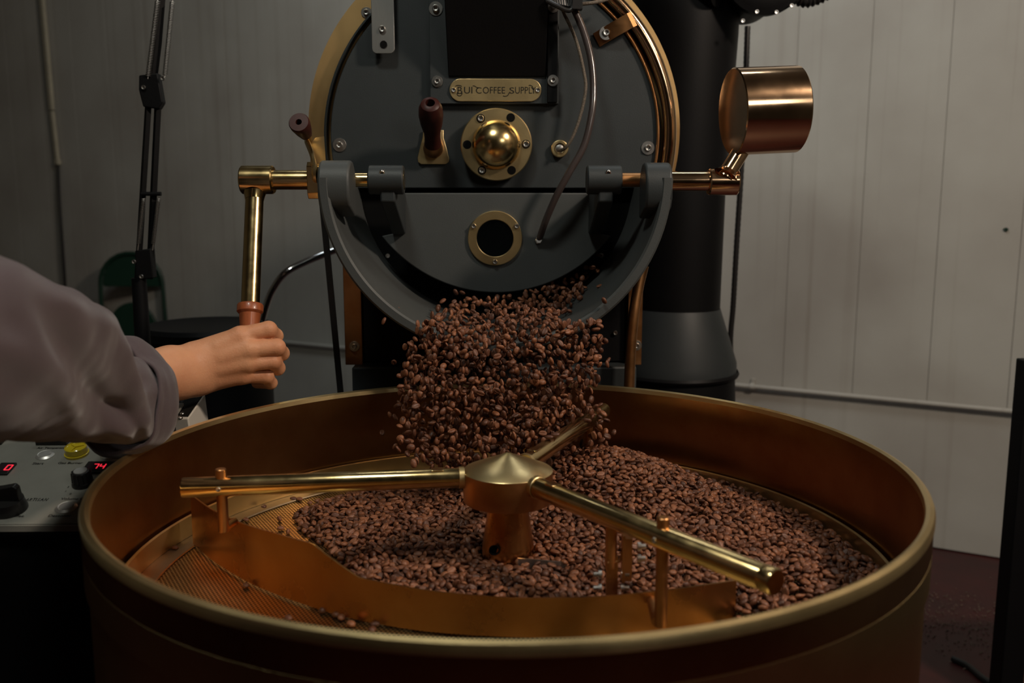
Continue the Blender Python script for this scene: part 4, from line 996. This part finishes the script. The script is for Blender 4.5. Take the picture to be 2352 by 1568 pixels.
# cuff : thicker rolled band
CT = [(262, 790, 1030, .030), (276, 788, 1034, .045), (296, 790, 1030, .066), (318, 803, 1014, .09), (333, 822, 988, .105)]
cc, ca_, cb2 = [], [], []
for x, yt_, yb_, Y in CT:
    a = at_y(x, yt_, Y); b = at_y(x, yb_, Y); cc.append((a+b)/2); ca_.append((a-b).length/2); cb2.append((a-b).length/2*.80)
t5 = np.linspace(0, 1, 5); t2 = np.linspace(0, 1, 26)
cc = [Vector([float(np.interp(t_, t5, [c_[k_] for c_ in cc])) for k_ in range(3)]) for t_ in t2]
for _ in range(4): cc = [cc[0]]+[(cc[i_-1]+cc[i_]*2+cc[i_+1])/4 for i_ in range(1, 25)]+[cc[-1]]
ca_ = np.interp(t2, t5, ca_); cb2 = np.interp(t2, t5, cb2)
def cuff_disp(f_, a_):
    d_ = .0045*noise.noise(Vector((f_*1.5+5, math.cos(a_)*1.6, math.sin(a_)*1.6)))+.0012*noise.noise(Vector((f_*6, math.cos(a_)*5, math.sin(a_)*5)))
    d_ += .0045*math.sin(PI*min(1, f_*1.1))                    # roundness of the roll
    if f_ < .2: d_ += .003*math.cos(a_)*(1-f_/.2)
    d_ -= .011*math.exp(-(angd(a_, .95)/.33)**2)*(1-f_)         # tucked-in pleat near the top
    d_ += .007*math.exp(-(angd(a_, -.75)/.3)**2)*(1-f_*.6)
    return d_
sweep(cc, ca_, cb2, 72, cuff_disp, 'cuff', 'cloth', per, thick=.004)

# rest of the person, standing left of the photographer (outside the photo's frame)
E0 = cs[0]; SHp = Vector((-.60, -.70, 1.34)); TX, TY = -.79, -.74
def grid_sdf(lo, hi, h):
    n3 = [int(math.ceil((hi[k_]-lo[k_])/h))+1 for k_ in range(3)]
    g3 = np.meshgrid(*(lo[k_]+np.arange(n3[k_])*h for k_ in range(3)), indexing='ij'); return np.stack(g3, -1).astype(np.float32)
def union(P, caps, k):
    d_ = None
    for a_, b_, r0, r1 in caps:
        q_ = cap_sdf(P, a_, b_, r0, r1); d_ = q_ if d_ is None else smin(d_, q_, k)
    return d_
def sdf_part(name, m, caps, lo, hi, h, k, label=None):
    V, Fc = surface_nets(union(grid_sdf(lo, hi, h), caps, k), np.array(lo), h)
    me = bpy.data.meshes.new(name); me.from_pydata(V.tolist(), [], Fc.tolist()); me.update(); me.materials.append(M[m]); me.shade_smooth()
    o = link(name, me, per, label=label); q_ = o.modifiers.new('smooth', 'SMOOTH'); q_.factor = .5; q_.iterations = 3; return o
elb = (E0.x-.035, E0.y-.09, E0.z+.02)
o_ = TX-(SHp.x-TX)
sdf_part('shirt_body', 'cloth', [
    (tuple(E0+Vector((.004, .03, 0))), elb, ra_[0]*.93, .066), (elb, tuple(SHp), .066, .070), (tuple(SHp), (TX, TY, 1.36), .070, .078),
    ((TX, TY, 1.36), (o_, TY, 1.34), .078, .068), ((o_, TY, 1.34), (o_-.04, TY+.02, 1.06), .064, .054), ((o_-.04, TY+.02, 1.06), (o_+.0, TY+.16, .90), .052, .042),
    ((TX-.07, TY, 1.30), (TX-.06, TY, .86), .105, .10), ((TX+.07, TY, 1.30), (TX+.06, TY, .86), .105, .10), ((TX, TY, 1.40), (TX, TY+.005, 1.45), .062, .052)],
    (-1.14, -.98, .70), (-.38, -.28, 1.54), .008, .03)
sdf_part('trousers', 'black', [
    ((TX-.06, TY, .86), (TX+.06, TY, .86), .098, .098), ((TX+.075, TY, .82), (TX+.085, TY+.01, .44), .082, .060), ((TX+.085, TY+.01, .44), (TX+.09, TY, .08), .060, .046),
    ((TX-.075, TY, .82), (TX-.085, TY+.01, .44), .082, .060), ((TX-.085, TY+.01, .44), (TX-.09, TY, .08), .060, .046)],
    (-1.05, -.90, .02), (-.53, -.56, .98), .009, .02)
for s_ in (-1, 1):
    sdf_part('shoe', 'rubber', [((TX+s_*.088, TY-.03, .043), (TX+s_*.095, TY+.13, .036), .042, .034), ((TX+s_*.088, TY-.01, .05), (TX+s_*.088, TY, .09), .04, .042)],
             (TX+s_*.09-.08, TY-.11, -.02), (TX+s_*.09+.08, TY+.21, .16), .006, .012)
hd = sdf_part('head', 'skin', [
    ((TX, TY+.0, 1.44), (TX, TY+.01, 1.52), .050, .052), ((TX, TY+.005, 1.62), (TX, TY-.01, 1.625), .083, .085), ((TX, TY+.03, 1.56), (TX, TY+.055, 1.525), .062, .036),
    ((TX, TY+.085, 1.605), (TX, TY+.098, 1.58), .008, .013), ((TX-.018, TY+.078, 1.548), (TX+.018, TY+.078, 1.548), .008, .008),
    ((TX-.082, TY, 1.60), (TX-.084, TY-.004, 1.575), .013, .009), ((TX+.082, TY, 1.60), (TX+.084, TY-.004, 1.575), .013, .009)],
    (-.92, -.88, 1.38), (-.66, -.60, 1.74), .005, .012)
hr = sdf_part('hair', 'rubber', [((TX, TY-.018, 1.648), (TX, TY-.03, 1.62), .088, .082), ((TX-.05, TY-.03, 1.63), (TX-.045, TY-.035, 1.56), .045, .03), ((TX+.05, TY-.03, 1.63), (TX+.045, TY-.035, 1.56), .045, .03)],
              (-.92, -.90, 1.48), (-.66, -.62, 1.77), .006, .015)
for s_ in (-1, 1):
    MB().lathe([(.0001, -.011), (.008, -.0075), (.011, 0), (.008, .0075), (.0001, .011)], (TX+s_*.031, TY+.070, 1.602), (0, 1, 0), 16).build('eye', 'white', hd)

# ================================================================== COFFEE BEANS
def bean_geo(L=.0052, Wd=.0039, Hh=.0030, flat=.55, segs=16, rings=9, seed=0):
    r_ = random.Random(seed); vs_ = []; fs_ = []
    gd_ = .0017
    for i_ in range(1, rings):
        th_ = PI*i_/rings; x = -L*math.cos(th_); s2 = math.sin(th_)**.85
        for k_ in range(segs):
            a_ = 2*PI*k_/segs-PI/2
            y = Wd*s2*math.cos(a_); z = Hh*s2*math.sin(a_)
            if z < 0: z *= flat
            if k_ == 0: z += gd_*s2; y += .0003*math.sin(th_*3)
            elif k_ in (1, segs-1): z -= .0004*s2; y *= .8
            j_ = 1+r_.uniform(-.03, .03); vs_.append((x*j_, y*j_, z*j_))
    n0 = len(vs_); vs_ += [(-L*1.0, 0, 0), (L*1.0, 0, 0)]
    for i_ in range(rings-2):
        for k_ in range(segs): fs_.append((i_*segs+k_, i_*segs+(k_+1) % segs, (i_+1)*segs+(k_+1) % segs, (i_+1)*segs+k_))
    for k_ in range(segs):
        fs_.append((n0, (k_+1) % segs, k_)); b_ = (rings-2)*segs; fs_.append((n0+1, b_+k_, b_+(k_+1) % segs))
    me = bpy.data.meshes.new('coffee_bean'); me.from_pydata(vs_, [], fs_); me.update(); me.materials.append(M['bean']); me.shade_smooth()
    import bmesh
    bm = bmesh.new(); bm.from_mesh(me); bmesh.ops.recalc_face_normals(bm, faces=bm.faces); bm.to_mesh(me); bm.free(); me.shade_smooth()
    return me
BM = [bean_geo(seed=1), bean_geo(.0049, .0041, .0033, .65, seed=2), bean_geo(.0056, .0038, .0029, .5, seed=3)]

# --- pile by dropping beans on a height grid
gh = .0014; GN = int(.88/gh); G0 = -.44
grid = np.full((GN, GN), ZP, np.float32)
xs = G0+np.arange(GN)*gh
GX, GY_ = np.meshgrid(xs, xs, indexing='ij')
RR = np.hypot(GX, GY_)
poly = [at_z(*p, .722)[:2] for p in ((1000, 1085), (880, 1117), (790, 1132), (735, 1150), (672, 1172), (690, 1205), (735, 1235), (778, 1275), (815, 1315))]
poly += [(x, y+.006) for x, y in PP[4:]]+[(.238, -.14), (.232, -.30), (.30, -.34), (.435, -.2), (.45, .0)]+[tuple(at_z(*p, .722)[:2]) for p in ((1985, 1285), (1925, 1225), (1855, 1185), (1740, 1140), (1600, 1095), (1500, 1062), (1430, 1035))]+[(.17, .40), (.05, .40), (-.06, .36)]
poly = np.array([[float(a_), float(b_)] for a_, b_ in poly])
def inpoly(x, y, poly):
    c_ = np.zeros(x.shape, bool); j = len(poly)-1
    for i in range(len(poly)):
        xi, yi = poly[i]; xj, yj = poly[j]
        cond = ((yi > y) != (yj > y)) & (x < (xj-xi)*(y-yi)/(yj-yi+1e-12)+xi); c_ ^= cond; j = i
    return c_
def dist_poly(x, y, poly, closed=True):
    d = np.full(x.shape, 9.0)
    n_ = len(poly)
    for i in range(n_ if closed else n_-1):
        a = poly[i]; b = poly[(i+1) % n_]; vx, vy = b-a
        h = np.clip(((x-a[0])*vx+(y-a[1])*vy)/(vx*vx+vy*vy+1e-12), 0, 1); d = np.minimum(d, np.hypot(x-a[0]-h*vx, y-a[1]-h*vy))
    return d
ins_ = inpoly(GX, GY_, poly); dp = dist_poly(GX, GY_, poly)
# open (sloping) borders: left and outer right; closed: paddle
edge = np.clip(dp/.03, 0, 1)
padd = np.array([[p.x, p.y] for p in pathc[::4]])
dpad = dist_poly(GX, GY_, padd, False)
edge = np.where(dpad < dp+.004, 1.0, edge)
target = .006+.012*edge+.009*np.exp(-((GX-.02)**2+(GY_+.05)**2)/(2*.10**2))
target += .062*np.exp(-((GX-.135)**2/(2*.095**2)+(GY_-.25)**2/(2*.10**2)))
target += .012*np.exp(-((GX-.28)**2+(GY_-.0)**2)/(2*.12**2))
target = np.where(RR > .39, np.minimum(target, .022), target)
mask = ins_ & (RR < .431) & (RR > .036)
mask &= ~((dpad < .0055))
T = np.where(mask, ZP+target, 0)
grid = np.where(mask, np.maximum(ZP, T-.017), ZP).astype(np.float32)
bl = np.argwhere(mask)
HL, HW, HH = .0050, .0038, .0028
oi_ = np.arange(-4, 5)*gh; OX, OY = np.meshgrid(oi_, oi_, indexing='ij')
beans = []   # x,y,z,rx,ry,rz,scale,kind
def try_at(i, j, yaw, sc, HWd):
    if i < 5 or j < 5 or i > GN-6 or j > GN-6: return None
    c_, s_ = math.cos(yaw), math.sin(yaw)
    U = (OX*c_+OY*s_)/(HL*sc); W = (-OX*s_+OY*c_)/(HWd*sc); q = 1-U*U-W*W; m_ = q > .04
    g_ = grid[i-4:i+5, j-4:j+5]; low = -HH*sc*np.sqrt(np.where(m_, q, 0))
    z0 = np.partition((g_-low)[m_], -3)[-3] if m_.sum() > 6 else (g_-low)[m_].max()
    return z0, m_, q, g_
area_n = len(bl)
nd = 0; fails = 0
order = rng.permutation(np.repeat(np.arange(area_n), 1))
pos = 0
while nd < 19000 and fails < 9000 and pos < len(order)-4:
    best = None; sc = rng.uniform(.90, 1.14); yaw = rng.uniform(0, PI)
    flip = rng.random()
    HWd = HW
    for _ in range(3):
        i, j = bl[order[pos]]; pos += 1
        r_ = try_at(i, j, yaw, sc, HWd)
        if r_ is None: continue
        if best is None or r_[0]-T[i, j] < best[1][0]-T[best[0]]: best = ((i, j), r_)
    if best is None: continue
    (i, j), (z0, m_, q, g_) = best
    if z0 > T[i, j]+.0015: fails += 1; continue
    g_[m_] = np.maximum(g_[m_], z0+HH*sc*np.sqrt(q[m_]))
    gxn = (grid[min(i+4, GN-1), j]-grid[i-4, j])/(8*gh); gyn = (grid[i, min(j+4, GN-1)]-grid[i, j-4])/(8*gh)
    beans.append([xs[i], xs[j], z0, np.clip(gyn, -.5, .5)*.4+rng.normal(0, .55)+(PI if flip < .45 else 0), -np.clip(gxn, -.5, .5)*.4+rng.normal(0, .42), yaw, sc, rng.integers(3)])
    nd += 1
B = np.array(beans)
# keep beans near the visible surface only
gi = ((B[:, 0]-G0)/gh).round().astype(int); gj = ((B[:, 1]-G0)/gh).round().astype(int)
dep = grid[gi, gj]-B[:, 2]
B = B[dep < .0125]
print('pile beans', len(beans), len(B))
# visibility from the photo's viewpoint (rim and paddle hide some), to choose which beans become individuals
def visible(p):
    c_ = CAM; dx, dy_, dz = p[0]-c_.x, p[1]-c_.y, p[2]-c_.z
    a = dx*dx+dy_*dy_; b = 2*(c_.x*dx+c_.y*dy_); cc_ = c_.x**2+c_.y**2-.45**2; dsc = b*b-4*a*cc_
    if dsc > 0:
        t = (-b-math.sqrt(dsc))/(2*a)
        if 0 < t < 1 and c_.z+dz*t < ZR+.006: return False
    for q in range(0, len(pathc)-4, 4):
        x0, y0 = pathc[q].x, pathc[q].y; x1, y1 = pathc[q+4].x, pathc[q+4].y
        ex, ey = x1-x0, y1-y0; den = dx*ey-dy_*ex
        if abs(den) < 1e-9: continue
        t = ((x0-c_.x)*ey-(y0-c_.y)*ex)/den; s_ = ((x0-c_.x)*dy_-(y0-c_.y)*dx)/den
        if 0 < t < 1 and 0 <= s_ <= 1 and c_.z+dz*t < topz((x0+x1)/2): return False
    x, y, f_ = proj(p)
    return 0 < x < 2352 and 0 < y < 1568
def mk_bean(loc, rot, sc, kind, label, group=None):
    o = bpy.data.objects.new('coffee_bean', BM[int(kind)]); COL.objects.link(o)
    o.location = loc; o.rotation_euler = rot; o.scale = (sc, sc, sc)
    tag(o, label, 'coffee bean', group); return o
# stray beans on the bare plate: each told apart by where it lies
LON = [(402, 1258, 'lone bean at the far left, just off the perforations'), (565, 1344, 'lone bean on bare plate in front of paddle left half'), (662, 1419, 'dark bean close to front rim, left of the loose cluster'),
       (772, 1412, 'left bean of the touching pair near front rim'), (784, 1418, 'right bean of the touching pair near front rim'), (806, 1433, 'large pale bean just below the touching pair'), (741, 1401, 'small dark bean tucked against paddle foot'),
       (823, 1417, 'dark bean against paddle foot right of the pair'), (862, 1433, 'upper of two stacked beans at the front rim'), (855, 1446, 'lower of two stacked beans at the front rim'),
       (606, 1163, 'bean on steel border strip nearest the left arm pin'), (633, 1136, 'bean beneath the left arm on the plate border'), (641, 1193, 'upright dark bean left of pile, above two others'), (645, 1213, 'reddish bean just behind the stepped paddle'),
       (661, 1222, 'upright dark bean right behind paddle edge'), (565, 1193, 'bean resting against paddle behind the left pin'), (687, 1128, 'bean in the gap under left arm, before the pile'), (674, 1145, 'left bean of the loose pair ahead of the pile'),
       (688, 1146, 'right bean of the loose pair ahead of the pile'), (712, 1155, 'bean alone between loose pair and pile tip'), (729, 1149, 'reddish bean just above the pile tip')]
nind = 0
for px, py, lb_ in LON:
    p = at_z(px, py, ZP+.003)
    up_ = 'upright' in lb_
    mk_bean((p.x, p.y, ZP+(.0032 if not up_ else .0042)), (rng.normal(0, .15)+(PI/2 if up_ else 0), rng.normal(0, .1), rng.uniform(0, PI)), 1.16 if 'large' in lb_ else 1.0, rng.integers(3), 'roasted coffee bean: '+lb_); nind += 1
# falling stream
SP = np.array([(1402, 585), (1345, 625), (1270, 655), (1190, 680), (1090, 690), (1020, 712), (968, 742), (950, 800), (936, 860), (924, 930), (940, 1000), (955, 1060), (1060, 1080), (1180, 1060), (1290, 1040), (1360, 1010), (1400, 985), (1350, 930), (1362, 840), (1368, 790), (1366, 740), (1395, 690), (1398, 640)], float)
fall = []; hashg = {}
def free(p, r=.0072):
    k = tuple(int(math.floor(c_/r)) for c_ in p)
    for a in (-1, 0, 1):
        for b in (-1, 0, 1):
            for c_ in (-1, 0, 1):
                for q in hashg.get((k[0]+a, k[1]+b, k[2]+c_), ()):
                    if (q-p).length < r: return False
    hashg.setdefault(k, []).append(p); return True
armd = Vector((math.cos(math.radians(66.2)), math.sin(math.radians(66.2)), 0))
def ok_fall(p):
    if p.y > .318:
        rr_ = math.hypot(p.x-X0, p.z-ZC)
        if rr_ > RI-.0065: return False
        if rr_ < RI+.03 and p.y > .60: return False
    else:
        if math.hypot(p.x-X0, p.z-ZC) < RO+.006 and p.y > .322: return False
    h = max(0, min(.371, p.dot(armd))); q = armd*h; q.z = ZA
    if (p-q).length < .0165: return False
    if p.z < ZP+.004 or math.hypot(p.x, p.y) > .43 and p.z < ZR+.01: return False
    if math.hypot(p.x, p.y) < .058 and p.z < .87: return False
    if p.y > GY-.012 and p.y < GY+.032 and math.hypot(p.x-gc.x, p.z-gc.z) < rg+.005: return False
    i = int((p.x-G0)/gh); j = int((p.y-G0)/gh)
    if 0 <= i < GN and 0 <= j < GN and p.z < grid[i, j]+.001: return False
    return True
tries = 0; lim = 1900
while len(fall) < lim and tries < 70000:
    tries += 1
    x = rng.uniform(900, 1420); y = rng.uniform(580, 1085)
    if not inpoly(np.array([x+rng.normal(0, 16)]), np.array([y+rng.normal(0, 12)]), SP)[0]: continue
    Yb = float(np.interp(y, [580, 640, 690, 740, 775, 800, 900, 1080], [.60, .585, .50, .37, .305, .292, .262, .22]))
    side_ = (x-1160)/230
    Y = Yb+rng.normal(0, .015 if y < 790 else .022)
    p = at_y(x, y, Y)
    if not ok_fall(p):
        if y < 738 or y > 830: continue
        p = at_y(x, y, rng.uniform(.268, .306))
        if not ok_fall(p): continue
    if not free(p, .0080): continue
    fall.append([*p, *rng.uniform(0, 2*PI, 3), rng.uniform(1.0, 1.2), rng.integers(3)])
print('falling', len(fall), tries)
STR = [(915, 707, 'tiny chip of bean on the grey chute lip, far left'), (882, 737, 'bean falling outside chute at far left'), (905, 832, 'bean flying out left of the copper strip gap'), (1017, 748, 'bean alone on the chute edge beside the stream'),
       (945, 790, 'leftmost bean level with the chute bottom edge'), (938, 815, 'bean below the leftmost one at chute bottom'), (896, 952, 'left bean of a pair flying left of the stream'), (908, 958, 'right bean of a pair flying left of the stream'), (924, 968, 'bean just right of the pair flying left'),
       (878, 993, 'bean flying farthest left, low above tray wall'), (907, 1025, 'lowest bean left of the stream above the left arm'), (1388, 690, 'bean rolling on right chute wall'), (1377, 656, 'bean higher up on right chute wall'), (1372, 783, 'right bean of three outside stream at chute end'), (1361, 797, 'middle bean of three outside stream at chute end'),
       (1364, 806, 'lowest bean of three outside stream at chute end'), (1359, 848, 'bean at the right border of stream over tray rim'), (1410, 993, 'bean blurred in the air right of rear arm tip'), (1352, 933, 'bean above the rear arm tip'), (1378, 930, 'bean just left of the rear arm tip')]
for px, py, lb_ in STR:
    Y = .30 if py > 760 else .32
    if px == 1377: Y = .40
    if px == 915: Y = .36
    p = at_y(px, py, Y)
    if px in (1388, 1377, 915):   # rest on the chute wall
        for _ in range(60):
            if math.hypot(p.x-X0, p.z-ZC) > RI-.003: break
            Y += .003; p = at_y(px, py, Y)
        p = at_y(px, py, Y)
    s_ = .45 if 'tiny' in lb_ else 1.05
    mk_bean(p, rng.uniform(0, 6, 3), s_, rng.integers(3), 'roasted coffee bean: '+lb_); nind += 1
# the two on the rear arm
for r_, off_, lb_ in ((.135, .0, 'roasted coffee bean lying on top of the rear stirrer arm, left one'), (.150, .003, 'roasted coffee bean lying on top of the rear stirrer arm, right one'), (.270, -.002, 'roasted coffee bean resting on the rear stirrer arm near its tip')):
    p = armd*r_; mk_bean((p.x+off_, p.y, ZA+.0140), (rng.normal(0, .2), .1, rng.uniform(0, PI)), 1.1, 2, lb_); nind += 1
# nearest visible pile beans -> individuals
gi = ((B[:, 0]-G0)/gh).round().astype(int); gj = ((B[:, 1]-G0)/gh).round().astype(int)
topness = grid[gi, gj]-B[:, 2]
cand = [(float((Vector(b[:3])-CAM).length), k_) for k_, b in enumerate(B) if topness[k_] < .0042]
cand.sort(); chosen = set()
for d_, k_ in cand:
    if nind+len(chosen) >= 299: break
    if visible(B[k_][:3]): chosen.add(k_)
for k_ in chosen:
    b = B[k_]; px, py, _ = proj(b[:3])
    zones = [(-.03, 'roasted coffee bean piled behind the paddle, left of the stirrer post', 'piled beans left of the stirrer post'),
             (.085, 'roasted coffee bean piled behind the paddle, between stirrer post and bolted bracket', 'piled beans between post and bracket'),
             (.135, 'roasted coffee bean piled around the bolted bracket behind the paddle', 'piled beans around the bolted bracket'),
             (.175, 'roasted coffee bean piled around the right paddle pin, behind the paddle', 'piled beans around the right paddle pin'),
             (.228, 'roasted coffee bean piled behind the paddle, between its right pin and right end', 'piled beans between right pin and paddle end'),
             (.285, 'roasted coffee bean in the pile just right of the paddle end, by front rim', 'piled beans just right of the paddle end'),
             (9, 'roasted coffee bean in the pile farther right of the paddle end, against front rim', 'piled beans farther right along the front rim')]
    zx, lab_, grp_ = next(z_ for z_ in zones if b[0] < z_[0])
    mk_bean(b[:3], b[3:6], b[6], b[7], lab_, grp_)
print('individual beans', nind+len(chosen))
rest = np.array([b for k_, b in enumerate(B) if k_ not in chosen])
# bean mass: points carrying rotation and scale, instanced by geometry nodes
protos = [o for o in COL.objects if o.name.startswith('coffee_bean')]
pro = [next(o for o in protos if o.data == m_) for m_ in BM]
def bean_mass(name, arr, label):
    me = bpy.data.meshes.new(name); me.vertices.add(len(arr)); me.vertices.foreach_set('co', arr[:, :3].astype(np.float32).ravel())
    a = me.attributes.new('rot', 'FLOAT_VECTOR', 'POINT'); a.data.foreach_set('vector', arr[:, 3:6].astype(np.float32).ravel())
    a = me.attributes.new('scl', 'FLOAT', 'POINT'); a.data.foreach_set('value', arr[:, 6].astype(np.float32))
    a = me.attributes.new('knd', 'INT', 'POINT'); a.data.foreach_set('value', arr[:, 7].astype(np.int32))
    me.update(); me.materials.append(M['bean'])
    o = bpy.data.objects.new(name, me); COL.objects.link(o); tag(o, label, 'coffee beans', kind='stuff')
    ng = bpy.data.node_groups.new(name, 'GeometryNodeTree')
    ng.interface.new_socket('Geometry', in_out='INPUT', socket_type='NodeSocketGeometry'); ng.interface.new_socket('Geometry', in_out='OUTPUT', socket_type='NodeSocketGeometry')
    N = ng.nodes; L = ng.links; gi_ = N.new('NodeGroupInput'); go = N.new('NodeGroupOutput')
    jn = N.new('GeometryNodeJoinGeometry')
    g2i = N.new('GeometryNodeGeometryToInstance')
    for p_ in reversed(pro):
        ob = N.new('GeometryNodeObjectInfo'); ob.inputs['Object'].default_value = p_; ob.transform_space = 'ORIGINAL'
        gg = N.new('GeometryNodeGeometryToInstance'); L.new(ob.outputs['Geometry'], gg.inputs[0]); L.new(gg.outputs[0], jn.inputs[0])
    N.remove(g2i)
    iop = N.new('GeometryNodeInstanceOnPoints'); L.new(gi_.outputs[0], iop.inputs['Points']); L.new(jn.outputs[0], iop.inputs['Instance'])
    iop.inputs['Pick Instance'].default_value = True
    ak = N.new('GeometryNodeInputNamedAttribute'); ak.data_type = 'INT'; ak.inputs['Name'].default_value = 'knd'; L.new(ak.outputs['Attribute'], iop.inputs['Instance Index'])
    ar = N.new('GeometryNodeInputNamedAttribute'); ar.data_type = 'FLOAT_VECTOR'; ar.inputs['Name'].default_value = 'rot'
    e2r = N.new('FunctionNodeEulerToRotation'); L.new(ar.outputs['Attribute'], e2r.inputs[0]); L.new(e2r.outputs[0], iop.inputs['Rotation'])
    as_ = N.new('GeometryNodeInputNamedAttribute'); as_.data_type = 'FLOAT'; as_.inputs['Name'].default_value = 'scl'; L.new(as_.outputs['Attribute'], iop.inputs['Scale'])
    L.new(iop.outputs[0], go.inputs[0])
    md = o.modifiers.new('beans', 'NODES'); md.node_group = ng
    return o
bean_mass('coffee_bean_pile', rest, 'heap of brown roasted coffee beans covering the cooling tray floor')
bean_mass('falling_coffee_beans', np.array(fall), 'stream of roasted coffee beans pouring from the chute into the tray')
